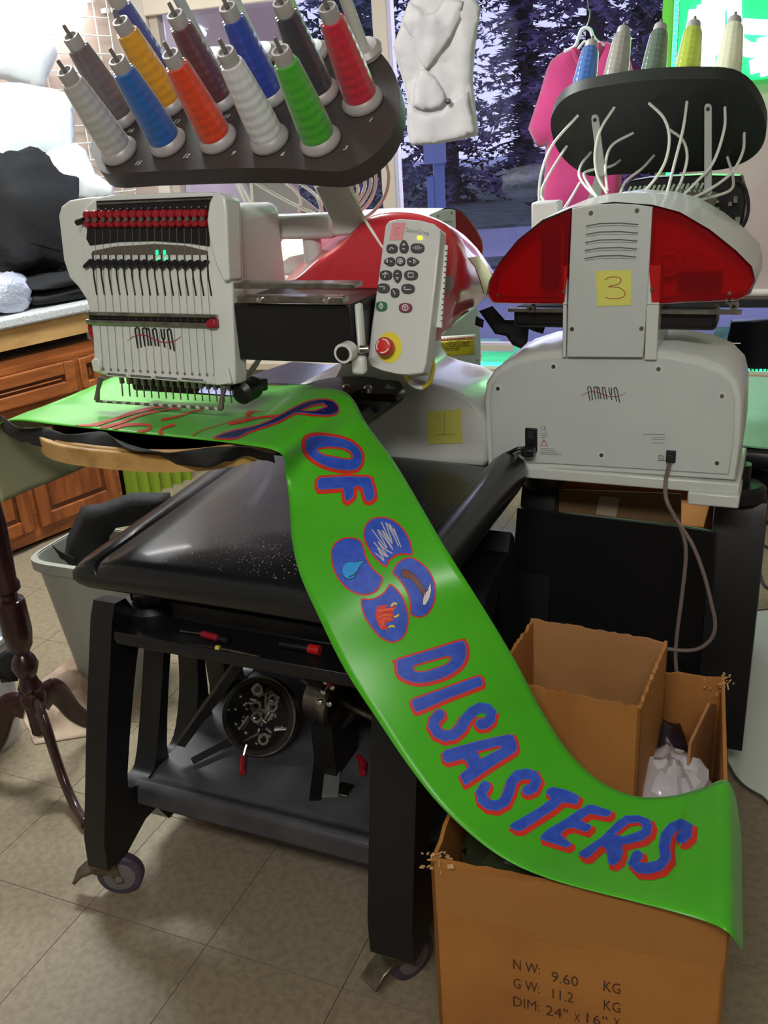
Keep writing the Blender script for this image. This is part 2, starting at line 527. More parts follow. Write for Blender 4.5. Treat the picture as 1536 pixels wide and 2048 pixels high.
random.seed(5)
TREES = [(-4.4, 18.0, 10, 1.8, .1, 2.6, 1, 'bluish conifer outside, nearest row, behind the rack of big thread cones'),
         (-.1, 18.0, 10, 1.8, .0, 2.8, 1, 'bushy bluish conifer outside, nearest row, behind the hanging grey sweatshirt'),
         (4.2, 18.0, 11, 1.8, .2, 2.6, 2, 'flare-tinted purple conifer outside, nearest row, left of the pink t-shirt'),
         (8.5, 18.0, 11, 1.8, .1, 2.8, 0, 'dark conifer outside, nearest row, between pink t-shirt and green sign'),
         (-2.3, 22.6, 12, 1.8, .0, 2.6, 1, 'bluish conifer outside in the second row, left of the sweatshirt'),
         (2.05, 22.6, 12, 1.8, .0, 2.6, 2, 'flare-tinted purple conifer outside in the second row, just right of the sweatshirt'),
         (6.4, 22.6, 12, 1.8, .0, 2.6, 0, 'dark conifer outside in the second row, behind the pink t-shirt'),
         (10.8, 22.6, 12, 1.8, .0, 2.6, 0, 'dark conifer outside in the second row, behind the green neon sign'),
         (.0, 27.4, 13, 1.9, .0, 2.4, 1, 'tall conifer outside in the third row, left of mid window', 1.6),
         (4.6, 27.4, 13, 1.9, .0, 2.4, 2, 'tall conifer outside in the third row, mid window', 1.6),
         (9.2, 27.4, 13, 1.9, .0, 2.4, 0, 'tall conifer outside in the third row, behind the pink t-shirt', 1.6)]
for a in TREES: conifer(*a)

# ceiling fixtures (their light is the pair of area lights above)
M_tubeon = mat('lit fluorescent tube', (255, 255, 255), .5, emit=(1, 1, .97, 3.0))
for (x, y, lab) in ((-0.9, 3.0, 'long fluorescent ceiling fixture over the counter side'), (-0.3, -.75, 'long fluorescent ceiling fixture over the front of the shop')):
    t = thing('ceiling_fixture', lab, 'light fixture', loc=(x, y, 2.85))
    G().span((-.62, -.14, -.09), (.62, .14, 0)).build('housing', M_ceil, t, bevel=.01)
    for yy in (-.07, .07):
        G().tube([(-.58, yy, -.105), (.58, yy, -.105)], .013, 10).build('lamp_tube', M_tubeon, t)
# ================================================================== front embroidery machine
M_redshell = mat('red translucent cover', (208, 52, 62), 0.28, noise_=(2.5, (198, 44, 54), .4, .7), coat=.7)
M_redknob = mat('red knob plastic', (150, 24, 38), 0.4)
M_grey = mat('grey deck plastic', (178, 176, 168), 0.5)
M_brownstrip = mat('smoked strip', (92, 84, 76), 0.4)
M_shelf = mat('dark grey shelf plastic', (74, 74, 78), 0.55, noise_=(12, (58, 58, 62), .4, .65))
M_ledon = mat('lit green indicator', (60, 255, 140), .4, emit=(.0, .8, .25, 1.6))
M_castermetal = mat('zinc caster metal', (128, 122, 104), 0.38, .9, noise_=(25, (96, 90, 76), .4, .65))
M_wheel = mat('mauve grey caster tread', (74, 64, 78), .6)
M_hub = mat('grey caster hub', (112, 108, 110), .55)

em = thing('embroidery_machine', 'white embroidery machine with big thread rack, red covers and black wheeled stand, front left', 'embroidery machine', F1)
UC = 0.38


def side_frame(g, u0, u1, f=lambda u, v, z: V3((u, v, z))):
    outer = [(-.075, .105), (-.075, .18), (-.02, .45), (.028, .655), (.042, .688), (.075, .683), (.098, .645), (.23, .640), (.26, .625), (.28, .605), (.38, .605), (.40, .625), (.43, .640), (.56, .645), (.585, .683),
             (.61, .66), (.63, .45), (.67, .18), (.67, .105), (.60, .10), (.55, .135), (.51, .07), (.14, .07), (.10, .135), (.06, .135), (-.01, .10)]
    s1 = [(.020, .29), (.035, .245), (.085, .232), (.118, .27), (.178, .50), (.178, .55), (.14, .582), (.095, .55)]
    s2 = [(.158, .27), (.178, .215), (.225, .200), (.262, .235), (.292, .35), (.292, .5), (.27, .545), (.235, .548), (.205, .5)]
    s3 = [(.37, .5), (.36, .54), (.335, .54), (.325, .5), (.33, .3), (.35, .21), (.39, .21), (.41, .26)]
    s4 = [(.56, .29), (.55, .245), (.51, .235), (.485, .27), (.45, .50), (.45, .55), (.475, .575), (.505, .55)]
    return g.prism(outer, lambda a, b, d: f(d, a, b), u0, u1, [cat2(s, 3) for s in (s1, s2, s3, s4)])


side_frame(G(), .005, .058, lambda u, v, z: V3((u + .05 * (z - .1) / .6 - .012, v, z))).build('stand_side', M_black, em, bevel=.012, seg=3)
side_frame(G(), .650, .738).build('stand_side', M_black, em, bevel=.012, seg=3)
# round bosses with levelling knobs between stand and table
for u in (.105, .60):
    for v in (.14, .52):
        G().lathe([(.054, .595), (.060, .605), (.060, .640), (.050, .652), (.03, .652)], (u, v, 0), n=24).build('levelling_boss', M_black, em)
        g = G()
        for k in range(10):
            a = 2 * pi * k / 10
            g.box((u + .036 * cos(a), v + .036 * sin(a), .663), (.012, .012, .018), Matrix.Rotation(a, 3, 'Z'))
        g.lathe([(.038, .654), (.038, .672), (.02, .674)], (u, v, 0), n=20)
        k_ = g.build('levelling_knob', M_rubber, em, bevel=.003)
        G().lathe([(.019, .672), (.019, .750)], (u, v, 0), n=16).build('threaded_stem', M_white, k_)
# bottom shelf with raised front lip, tool tray, cross rail, braces
g = G().prism([(.04, .19), (.045, .235), (.06, .245), (.09, .225), (.11, .232), (.60, .232), (.60, .19)], lambda a, b, d: V3((d, a, b)), .045, .635)
g.build('bottom_shelf', M_shelf, em, bevel=.006)
g = G().prism([(.015, .625), (.02, .64), (.03, .625), (.12, .625), (.13, .655), (.16, .665), (.16, .65), (.135, .61), (.02, .61)], lambda a, b, d: V3((d, a, b)), .10, .635)
g.build('tool_tray', M_black, em, bevel=.003)
G().span((.05, .56, .25), (.635, .575, .70)).build('back_panel', M_black, em)  # black sheet added for the shade behind the stand
G().tube([(.36, .06, .60), (.10, .16, .28)], .013, 4).build('brace', M_dark, em)
G().tube([(.13, .15, .245), (.24, .34, .26)], .010, 4).build('brace', M_dark, em)
G().lathe([(.05, .0), (.055, .02), (.055, .12), (.04, .14)], (.40, .40, .62), n=20).build('motor_housing', M_dark, em)


def caster(u, v, ang, brake=True):
    T = Matrix.Translation((u, v, 0)) @ Matrix.Rotation(ang, 4, 'Z')
    f = lambda p: T @ V3(p)
    g = G()
    g.lathe([(.030, .104), (.034, .098), (.034, .092), (.026, .088)], f((0, 0, 0)), n=20)
    for s in (-1, 1):
        g.prism([(-.028, .094), (.028, .094), (.034, .060), (.040, .040), (.026, .036), (.012, .062), (-.02, .066)], lambda a, b, d: f((a, d, b)), s * .0185, s * .0215)
    g.prism([(-.028, .09), (.028, .09), (.028, .094), (-.028, .094)], lambda a, b, d: f((a, d, b)), -.021, .021)
    c = g.build('caster', M_castermetal, em, bevel=.0015)
    w0 = f((.030, -.0145, .05)); w1 = f((.030, .0145, .05)); ax = (w1 - w0)
    L = ax.length
    G().lathe([(.036, 0), (.046, .001), (.050, .006), (.050, L - .006), (.046, L - .001), (.036, L)], w0, ax, 32).build('wheel', M_wheel, c)
    G().lathe([(.008, -.008), (.008, -.003), (.015, -.001), (.034, -.001), (.0365, .002), (.0365, L - .002), (.034, L + .001), (.008, L + .003), (.008, L + .008)], w0, ax, 28).build('wheel_hub', M_hub, c)
    if brake:
        g = G().prism([(-.02, .080), (-.048, .070), (-.072, .048), (-.067, .042), (-.046, .062), (-.02, .070)], lambda a, b, d: f((a, d, b)), -.022, .022)
        g.build('brake_pedal', M_castermetal, c, bevel=.002)


caster(-.0, -.035, radians(25)); caster(.685, -.035, radians(62)); caster(.0, .63, radians(200)); caster(.69, .63, radians(140))

# table top: arched sheet with a grooved strip at left and a raised roll at right
prof = [(.055, .738), (.028, .744), (.015, .757), (.018, .776), (.034, .790), (.066, .796), (.078, .796), (.084, .789), (.092, .797), (.16, .802), (.30, .806),
        (.46, .806), (.60, .802), (.655, .798), (.668, .803), (.680, .824), (.700, .838), (.724, .838), (.744, .823), (.752, .800), (.748, .772), (.735, .750), (.70, .738), (.4, .742)]
def table_ring(v, k, dz=0):
    zc = .765
    r = []
    for u, z in prof:
        sk = -.085 * max(0, v) * (1 - min(1, max(0, (u - .02) / .3)))
        uu = UC + .005 + (u - UC - .005) * (1 - (1 - k) * .06)
        r.append(V3((uu + sk + .03 * (1 - min(1, max(0, u / .3))), v, zc + (z - zc) * k)))
    return r
rings = [table_ring(v, k) for v, k in ((-.012, .45), (-.006, .75), (.006, .93), (.025, 1.0), (.12, 1.0), (.25, 1), (.40, 1), (.55, 1), (.655, 1), (.675, .93), (.685, .75), (.69, .45))]
G().loft(rings).build('table_top', M_blackgloss, em, smooth=50)
G().span((.085, .67, .742), (.655, .945, .786)).build('table_rear', M_blackgloss, em, bevel=.008)
# lint specks on the table
g = G(); rnd = random.Random(3)
for i in range(330):
    u = rnd.gauss(.42, .09); v = abs(rnd.gauss(.07, .06)) + .02
    if i % 5 == 0: u = rnd.uniform(.15, .62); v = rnd.uniform(.03, .5)
    if .12 < u < .63: g.sphere((u, v, .806), rnd.uniform(.0005, .0011), 4)
o = g.build('lint', mat('pale lint', (205, 190, 170), .9), em); o['kind'] = 'stuff'

# base cover (white hump) with the column up to the upper body
half = [(0, .785), (.262, .785), (.270, .80), (.272, .87), (.265, .905), (.24, .937), (.19, .962), (.13, .975), (.10, .985), (.083, 1.01), (.083, 1.14)]
pr = [(UC + a, z) for a, z in half] + [(UC - a, z) for a, z in half[:0:-1]]
def inset(P, d, cx=UC, cz=.92): return [(cx + (a - cx) * (1 - d / .27), cz + (b - cz) * (1 - d / .2)) for a, b in P]
rings = []
for v, d in ((.700, .010), (.704, .004), (.716, 0), (.925, 0), (.937, .004), (.941, .01)):
    rings.append([V3((a, v, b)) for a, b in inset(pr, d)])
G().loft(rings).build('base_cover', M_white, em, smooth=40)
# lower hook arm, black, and its cover plates
g = G().span((.26, .27, .93), (.46, .70, .985)); g.build('hook_arm', M_black, em, bevel=.02, seg=3)
g = G().lathe([(.10, .955), (.105, .965), (.105, .990), (.095, .998)], (.37, .56, 0), n=28); g.build('arm_cover', M_black, em)
g = G().span((.10, .50, .985), (.52, .56, 1.002)); g.build('hoop_carriage', M_black, em, bevel=.008)
for u in (.40, .45, .20):
    G().lathe([(.009, 0), (.009, .01), (.006, .014)], (u, .515, 1.002), n=12).build('thumb_screw', M_chrome, em)

# upper body: white shell at left and rear, big red cover at right and front
topshell = [(-.29, 1.15), (-.275, 1.20), (-.22, 1.27), (-.13, 1.33), (0, 1.355), (.10, 1.335), (.16, 1.27), (.19, 1.20), (.19, 1.14), (.1, 1.125), (-.1, 1.125), (-.27, 1.13)]
rings = []
for v, k in ((.585, .96), (.595, 1), (.92, 1), (.93, .97)):
    rings.append([V3((UC + a * k, v, 1.165 + (z - 1.2) * k * .86)) for a, z in topshell])
G().loft(rings).build('top_shell', M_white, em, smooth=50)
fr_px0 = [(566, 586), (606, 545), (640, 515), (680, 487), (712, 455), (745, 431), (800, 424), (850, 432), (890, 452), (905, 500), (900, 560), (885, 620), (862, 690), (800, 694), (700, 690), (640, 640)]
fr_px = cat2(fr_px0, 3)
front = [F1.px(x, y, 'v', .42) for x, y in fr_px]
bk0 = [(530, 600), (562, 545), (620, 487), (690, 447), (760, 430), (830, 430), (885, 446), (930, 478), (965, 512), (986, 542), (992, 562), (984, 586), (962, 606), (890, 640), (760, 650), (640, 640)]
backp = [(p.x, p.z) for p in [F1.px(x, y, 'v', .92) for x, y in cat2(bk0, 3)]]
rings = []
cen = sum(front, V3()) / len(front)
for d, k in ((.03, .55), (.012, .85), (.004, .95), (0, 1.0)):
    rings.append([V3((cen.x + (p.x - cen.x) * k, .402 + (.018 - d * .6 if d else .02), cen.z + (p.z - cen.z) * k)) for p in front])
rings = [[V3((p.x, .398 + .022 * (i / 3) ** 1.5, p.z)) for p in r] for i, r in enumerate(rings)]
for t in (.25, .5, .75, 1.0):
    b = sin(t * pi) * .006
    rings.append([V3((p.x + (q[0] - p.x) * t + b * (1 if p.x > .5 else 0), .42 + .50 * t, p.z + (q[1] - p.z) * t + b)) for p, q in zip(front, backp)])
rings.append([V3((UC + (q[0] - UC) * .94, .935, 1.2 + (q[1] - 1.2) * .94)) for q in backp])
red1 = G().loft(rings).build('red_cover', M_redshell, em, smooth=60)
q0 = F1.px(700, 640, 'v', .392); q1 = F1.px(860, 692, 'v', .392)
g = G().prism([(a.x, a.z) for a in [F1.px(x, y, 'v', .385) for x, y in ((695, 636), (800, 652), (858, 668), (856, 697), (775, 700), (697, 692))]], lambda a, b, d: V3((a, d, b)), .385, .46)
g.build('lower_red_cover', M_redshell, em, bevel=.004)
g = G().lathe([(.016, 0), (.016, .002)], F1.px(880, 568, 'v', .41) + V3((0.012, 0, 0)), (.8, -.6, 0), n=20); g.build('cover_plug', mat('grey cover plug', (126, 116, 114), .5), em)
G().prism([(.02, .5), (.33, .5), (.33, .60), (.02, .60)], lambda a, b, d: V3((a, b, d)), 1.195, 1.235).build('deck', M_grey, em, bevel=.008)

# X beam: black panel, rails, end bracket with roller
G().span((.31, .225, 1.135), (.565, .40, 1.238)).build('beam_panel', M_black, em, bevel=.003)
G().span((.352, .205, 1.243), (.560, .23, 1.254)).build('rail', M_steel, em, bevel=.001)
r2 = G().span((.352, .20, 1.268), (.585, .235, 1.277)).build('rail', M_steel, em, bevel=.001)
g = G()
for u in (.40, .53):
    g.lathe([(.0055, 0), (.0055, .004), (.003, .005)], (u, .205, 1.2485), (0, -1, 0), 12)
g.build('rail_screws', M_chrome, em)
G().span((.566, .23, 1.15), (.578, .25, 1.238)).span((.560, .215, 1.118), (.585, .235, 1.15)).build('beam_bracket', M_white, em, bevel=.006)
p = F1.px(688, 706, 'v', .19)
G().lathe([(.017, -.004), (.017, .02)], p, (0, 1, 0), 24).build('roller', M_white, em)
G().lathe([(.012, -.006), (.012, -.003)], p, (0, 1, 0), 24).build('roller_cap', M_dark, em)
G().tube([p + V3((.016, .03, 0)), p + V3((.030, .035, 0))], .007, 12).build('roller_shaft', M_steel, em)
# white fairing right of the head
g = G().span((.10, .262, 1.215), (.318, .46, 1.395)); fa = g.build('head_fairing', M_white, em, bevel=.022, seg=4)
for z in (1.297, 1.270, 1.243):
    G().span((.255, .2605, z), (.312, .263, z + .004)).build('slot', M_dark, fa)

# ---------------- needle head
TL = radians(8.5)
HP = V3((.0, .20, 1.10)); HN = V3((0, -cos(TL), sin(TL)))
def hp(x, y, d=0.0): return F1.pl(x, y, HP, HN) + HN * d
def hdec(g, poly, d0, d1, m=0, base=0.0):
    pts = [(0, F1.pl(x, y, HP + HN * base, HN) - HN * base) for x, y in poly]
    EX = V3((1, 0, 0)); EY = V3((0, sin(TL), cos(TL)))
    P2 = [((p - HP).dot(EX), (p - HP).dot(EY)) for _, p in pts]
    return g.prism(P2, lambda a, b, d: HP + EX * a + EY * b + HN * d, d0, d1, m=m)
body = [(160, 470), (162, 440), (172, 412), (192, 396), (226, 389), (350, 385), (430, 384), (446, 387), (455, 396), (458, 430), (460, 500), (464, 560), (466, 640), (470, 740), (470, 769), (436, 771), (320, 760), (196, 748), (188, 735), (186, 680), (176, 600), (166, 520)]
head = hdec(G(), body, -.042, 0).build('needle_head', M_white, em, bevel=.012, seg=3)
hdec(G(), [(436, 388), (448, 387), (459, 396), (462, 430), (464, 500), (467, 560), (456, 563), (440, 530), (427, 480), (422, 440), (427, 405)], -.03, .014).build('cheek_cover', M_white, head, bevel=.008, seg=3)
hdec(G(), [(116, 432), (122, 412), (138, 400), (170, 395), (210, 392), (210, 690), (188, 655), (172, 600), (156, 575), (138, 556), (126, 520)], -.075, -.018, base=-.018).build('side_shell', M_white, head, bevel=.014, seg=3)
hdec(G(), [(194, 402), (432, 392), (425, 420), (419, 455), (420, 493), (380, 487), (310, 482), (240, 484), (181, 491), (174, 478), (176, 455), (196, 444)], -.01, .002).build('tension_panel', M_black, head)
hdec(G(), [(198, 406), (428, 396), (428, 399), (198, 410)], 0, .005).build('panel_rail', M_steel, head)
g = hdec(G(), [(187, 502), (230, 493), (310, 488), (370, 491), (416, 502), (416, 509), (183, 509)], -.004, .002); g.build('smoked_strip', M_brownstrip, head)
axis = HN
NK = 16
for i in range(NK):
    t = i / (NK - 1)
    c = hp(181 + 230 * t, 440 - 2 * t, 0)
    g = G(); up = V3((0, sin(TL), cos(TL)))
    for dz, r in ((.0085, .0085), (-.0065, .0085)):
        g.lathe([(.006, .002), (r, .004), (r, .010), (r * .8, .013), (.003, .014)], c + up * dz, axis, 12)
    k_ = g.build('tension_knob', M_redknob, head)
    g2 = G().box(c + axis * .014, (.009, .004, .005)); g2.build('knob_nut', M_dark, k_) if False else None
g = G()
for i in range(NK):
    t = i / (NK - 1); c = hp(186 + 228 * t, 441 - 2 * t, .0125); g.lathe([(.0045, 0), (.0045, .004)], c, axis, 8)
g.build('knob_nuts', M_brownstrip, head)
G().tube([hp(161, 446, .01), hp(176, 441, .01)], .006, 10).build('rod_end', M_dark, head)
g = G()
for i in range(NK):
    t = i / (NK - 1); c = hp(200 + 214 * t, 419 - 5 * t, .003); g.sphere(c, .0022, 6)
g.build('thread_eyelets', M_chrome, head)
for i in range(NK):
    t = i / (NK - 1); x = 176 + 229 * t; y = 533 + 2 * t
    rb = ribbon([(x, y), (x + 11, y - 11)], 8.5)
    lv_ = hdec(G(), rb, .001, .009).build('take_up_lever', M_black, head)
    c = hp(x, y, .009); G().lathe([(.0028, 0), (.0028, .001), (.001, .0018)], c, axis, 10).build('pivot', M_dark, lv_) if False else None
g = G()
for i in range(NK):
    t = i / (NK - 1); x = 176 + 229 * t; y = 533 + 2 * t
    hdec(g, ribbon([(x + 10, y - 24), (x + 10.5, y - 4), (x + 12, y + 20), (x + 18, y + 56)], 3.0), -.002, .0006)
g.build('lever_slots', M_ink, head)
g = G()
for x, y in ((316, 505), (331, 505)):
    hdec(g, ribbon([(x, y - 3), (x, y + 3)], 4), .001, .004); hdec(g, ribbon([(x + 1, y + 13), (x + 1, y + 15)], 3), .001, .003)
g.build('indicator_light', M_ledon, head)
rb = hdec(G(), [(178, 626), (436, 632), (438, 656), (180, 648)], -.006, .001).build('thread_guide_band', M_dark, head)
g = G()
for y0, y1, r in ((627, 633, .004), (643, 650, .005)):
    g.tube([hp(178, y0, .005), hp(437, y1, .005)], r, 10)
g.build('guide_bars', M_steel, head)
hdec(G(), [(420, 641), (428, 637), (438, 637), (440, 655), (424, 656), (418, 650)], 0, .014).build('red_end_cap', M_redknob, head, bevel=.003)
hdec(G(), [(168, 640), (178, 632), (180, 684), (172, 674), (167, 655)], -.06, -.01).build('red_side_knob', M_redknob, head, bevel=.004)

LOGO = [[(540, 408), (517, 262), (520, 244), (533, 235), (546, 244), (552, 270), (567, 400)],
        [(600, 390), (580, 262), (584, 245), (597, 238), (610, 248), (614, 270), (630, 385)],
        [(612, 256), (622, 242), (633, 250), (638, 275), (654, 385)],
        [(690, 388), (668, 268), (671, 250), (683, 243), (694, 252), (700, 280), (717, 390)],
        [(737, 250), (745, 312), (755, 333), (767, 322), (763, 250)], [(756, 333), (769, 400)],
        [(818, 415), (792, 272), (795, 255), (806, 248), (818, 256), (825, 290), (850, 430)]]
LWAVE = [(450, 350), (500, 312), (560, 297), (620, 305), (680, 333), (740, 356), (800, 360), (860, 345), (912, 308)]
def logo(g, P, w, wave_w, place):
    """P maps the traced logo coordinates to pixels; place(x, y, d) -> point."""
    for k, st in enumerate(LOGO):
        cl = [P(*q) for q in cat2(st, 5, False)]
        vs, fs = strip_tris(cl, w); g.add([place(v.x, v.y, .0012) for v in vs], fs, 0)
    cl = [P(*q) for q in cat2(LWAVE, 6, False)]; n = len(cl)
    vs, fs = strip_tris(cl, wave_w, [.35 + .65 * sin(pi * i / (n - 1)) for i in range(n)])
    g.add([place(v.x, v.y, .0018) for v in vs], fs, 1)
    return g
logo(G(), lambda x, y: (150 + x / 4.267, 600 + y / 4.267), 3.3, 2.0, hp).build('logo', [M_ink, M_inkred], head, smooth=0, fix=False)
vg = G()
for a, b, c, d in ((280, 620, 455, 655), (475, 635, 668, 670), (690, 650, 890, 685), (912, 662, 1115, 697)):
    P = lambda x, y: (150 + x / 4.267, 600 + y / 4.267)
    o = hdec(G(), ribbon([P(a + 12, (b + d) / 2 - 8), P(c - 12, (b + d) / 2 + 8)], 8.5), 0, .004).build('vent_frame', M_white, head, bevel=.001)
    for dy in (-7, 3): hdec(vg, [P(a + 8, (b + d) / 2 - 11 + dy), P(c - 8, (b + d) / 2 + 5 + dy), P(c - 8, (b + d) / 2 + 11 + dy), P(a + 8, (b + d) / 2 - 5 + dy)], .001, .0047)
vg.build('vent_slots', M_ink, head)
hdec(G(), [(186, 722), (192, 716), (203, 718), (207, 730), (204, 745), (190, 742)], -.01, .008).build('corner_boss', M_white, head, bevel=.005, seg=3)
hdec(G(), [(434, 736), (446, 734), (460, 736), (467, 766), (437, 770), (432, 752)], -.01, .008).build('corner_boss', M_white, head, bevel=.005, seg=3)
g = G()
for i in range(NK):
    t = i / (NK - 1)
    x0 = 192 + 222 * t; x3 = 208 + 222 * t; y3 = 741 + 12 * t
    cl = [(x0, 455), (x0 + 2, 560), (x0 + 8, 640), (x3, y3)]
    vs, fs = strip_tris(cl, .75); g.add([hp(v.x, v.y, .0024) for v in vs], fs)
    c = hp(x3 + 0, y3 - 3, .002); g.sphere(c, .0026, 5)
o = g.build('thread_lines', mat('faint threads', (120, 116, 112), .6), head, smooth=0, fix=False); o['kind'] = 'stuff'
# below the head: needle bars, guard, motor
hdec(G(), [(228, 752), (482, 768), (482, 792), (440, 800), (236, 786)], -.10, -.045).build('needle_case_bottom', M_black, head, bevel=.004)
hdec(G(), [(378, 778), (440, 784), (440, 796), (372, 790)], -.044, -.040).build('lit_strip', mat('pale blue lit strip', (190, 196, 235), .4, emit=(.5, .52, .9, .6)), head)
g = G()
for i in range(NK):
    t = i / (NK - 1); a = hp(226 + 218 * t, 757 + 14 * t, -.025); b = hp(229 + 220 * t, 795 + 14 * t, -.025)
    g.tube([a, b], .0016, 6); g.lathe([(.005, 0), (.005, .012)], a + V3((0, 0, -.012)), (0, 0, 1), 8)
g.build('needles', M_steel, head)
g = G()
for x, y in ((196, 755), (444, 772)):
    g.tube([hp(x + 3, y, -.004), hp(x, y + 24, .0), hp(x - 1, y + 45, .002)], [.006, .004, .006], 8)
g.tube([hp(194, 802, .002), hp(446, 818, .002)], .0028, 8)
g.build('guard_rail', M_brownstrip, head)
g = G()
for i in range(13):
    t = (i + .5) / 13; a = hp(200 + 240 * t, 801 + 16 * t, .0025); b = hp(208 + 240 * t, 803 + 16 * t, .0025); g.tube([a, b], .0030, 6)
g.build('guard_stripes', mat('pale guard stripes', (190, 196, 178), .5), head)
c = hp(466, 786, -.05); g = G().lathe([(.018, -.03), (.022, -.02), (.022, .02), (.012, .028)], c, (0, -1, 0), 20); g.build('trimmer_motor', M_black, head)

# ---------------- thread tree
TA = radians(40); TC = V3((.30, .30, 1.50)); TN = V3((0, -sin(TA), cos(TA))); TE = V3((0, cos(TA), sin(TA))); TU = V3((1, 0, 0))
def tp(x, y, d=0.0): return F1.pl(x, y, TC, TN) + TN * d
def t2(x, y):
    p = tp(x, y) - TC; return (p.dot(TU), p.dot(TE))
M_plate = mat('dark brown-grey thread plate', (62, 55, 54), .55, bump=(250, .12))
out = [(183, 285), (190, 320), (212, 347), (300, 343), (450, 337), (560, 336), (640, 342), (692, 340), (742, 314), (782, 270), (800, 215), (796, 165), (775, 122), (745, 94), (700, 82), (600, 80), (480, 86), (380, 104), (300, 142), (232, 205)]
po = cat2([t2(*q) for q in out], 3)
pf = lambda a, b, d: TC + TU * a + TE * b + TN * d
plate = G().prism(po, pf, -.034, 0).build('thread_plate', M_plate, em, bevel=.006, seg=2)
sl = G()
for (tx, x, y) in (('15', 270, 331), ('12', 366, 317), ('9', 463, 311), ('6', 561, 313), ('3', 686, 301), ('1', 738, 245), ('10', 446, 238), ('13', 347, 248), ('14', 331, 181), ('16', 255, 266)):
    put_text(sl, tx, tp(x, y, .0012), TU, TE, .014, .02, shear=.3)
sl.build('plate_numbers', mat('pale print', (205, 205, 205), .6), plate, smooth=0, fix=False)
M_pin = mat('steel spool pin', (150, 146, 142), .35, .8)
PINS = [(425, 128, 1), (524, 118, 0), (624, 114, 2), (731, 110, 0)]
M_sleeve = [mat('pale grey-green spool sleeve', (196, 206, 196), .5), mat('grey spool sleeve', (176, 182, 182), .5), mat('light green spool sleeve', (166, 216, 150), .5)]
M_core = mat('silver grey cone core', (176, 172, 172), .42, .25)
for x, y, mi in PINS:
    b = tp(x, y)
    sh = G().lathe([(.030, 0), (.033, .003), (.033, .010), (.026, .018), (.014, .019)], b, TN, 24).build('spool_seat', M_core, em)
    G().lathe([(.011, .018), (.0095, .20), (.004, .205)], b, TN, 16).build('pin_sleeve', M_sleeve[mi], sh)
CONES = [(241, 307, (176, 174, 172), 'silver', 'tall cone of silver thread at the front left corner of the rack'),
         (338, 290, (30, 92, 168), 'bright blue', 'cone of bright blue thread in front row, right of the silver cone'),
         (438, 283, (206, 60, 22), 'orange-red', 'cone of orange-red thread in the middle of the front row'),
         (541, 284, (206, 204, 210), 'white', 'cone of white thread in front row between orange-red and green'),
         (643, 287, (62, 158, 34), 'green', 'cone of bright green thread at right end of the front row'),
         (727, 207, (188, 30, 52), 'red', 'cone of crimson red thread at the right end of the rack'),
         (248, 238, (104, 94, 98), 'dark glitter', 'cone of dark grey glitter thread behind the silver cone'),
         (341, 213, (214, 152, 34), 'golden yellow', 'cone of golden yellow thread behind the bright blue cone'),
         (443, 205, (92, 52, 58), 'dark brown', 'cone of maroon brown thread behind the orange-red cone'),
         (541, 196, (40, 62, 158), 'royal blue', 'cone of royal blue thread behind the white cone'),
         (641, 192, (52, 50, 60), 'black', 'cone of charcoal black thread behind the green cone'),
         (326, 160, (62, 66, 140), 'violet blue', 'cone of violet blue thread at the back left, behind the yellow cone')]


def thread_mat(name, rgb, glitter=False):
    m = mat(name, rgb, .26, noise_=(9, tuple(min(255, int(c * 1.12 + 6)) for c in rgb), .4, .65), sheen=.3)
    nt = m.node_tree; b = nt.nodes['Principled BSDF']
    t = nt.nodes.new('ShaderNodeTexCoord'); sx = nt.nodes.new('ShaderNodeSeparateXYZ'); nt.links.new(t.outputs['Object'], sx.inputs[0])
    def mth(op, a, b_=None, c=None):
        n = nt.nodes.new('ShaderNodeMath'); n.operation = op
        for k, v in enumerate((a, b_, c)):
            if v is None: continue
            if isinstance(v, (int, float)): n.inputs[k].default_value = v
            else: nt.links.new(v, n.inputs[k])
        return n.outputs[0]
    ang = mth('ARCTAN2', sx.outputs[1], sx.outputs[0]); kz = 190.0 if not glitter else 900.0
    s1 = mth('SINE', mth('MULTIPLY_ADD', sx.outputs[2], kz, mth('MULTIPLY', ang, 6.0)))
    s2 = mth('SINE', mth('MULTIPLY_ADD', sx.outputs[2], kz, mth('MULTIPLY', ang, -6.0)))
    bp = nt.nodes.new('ShaderNodeBump'); bp.inputs['Strength'].default_value = .32; bp.inputs['Distance'].default_value = .002
    nt.links.new(mth('MULTIPLY', s1, s2), bp.inputs['Height']); nt.links.new(bp.outputs[0], b.inputs['Normal'])
    b.inputs['Coat Weight'].default_value = .35; b.inputs['Coat Roughness'].default_value = .25
    return m


tq = (F1.M.to_3x3() @ TN)
CQ = tq.to_track_quat('Z', 'Y')


def cone(loc, quat, rgb, nm, label, group, s=1.0, extra=0):
    t = thing('thread_cone', label, 'thread cone', loc=loc, group=group); t.rotation_mode = 'QUATERNION'; t.rotation_quaternion = quat; t.scale = (s, s, s)
    G().lathe([(.0285, .012), (.029, .02), (.0285, .045), (.0265, .08), (.0235, .12), (.0208, .150), (.019, .156), (.013, .157)], n=32).build('thread_wind', thread_mat(nm + ' thread', rgb), t)
    G().lathe([(.020, .001), (.035, .001), (.0365, .004), (.036, .009), (.030, .018), (.024, .024), (.016, .03), (.0150, .150), (.0155, .172), (.0145, .178), (.011, .178), (.010, .172), (.004, .171)], n=28).build('cone_core', M_core, t)
    G().lathe([(.0035, .165), (.0035, .196), (.002, .199)], n=10).build('pin_tip', M_pin, t)
    return t


for i, (x, y, c, nm, lab) in enumerate(CONES):
    cone(F1.w(tp(x, y)) + tq * .0004, CQ, c, nm, lab, 'thread cones on the big front rack', s=1.0)
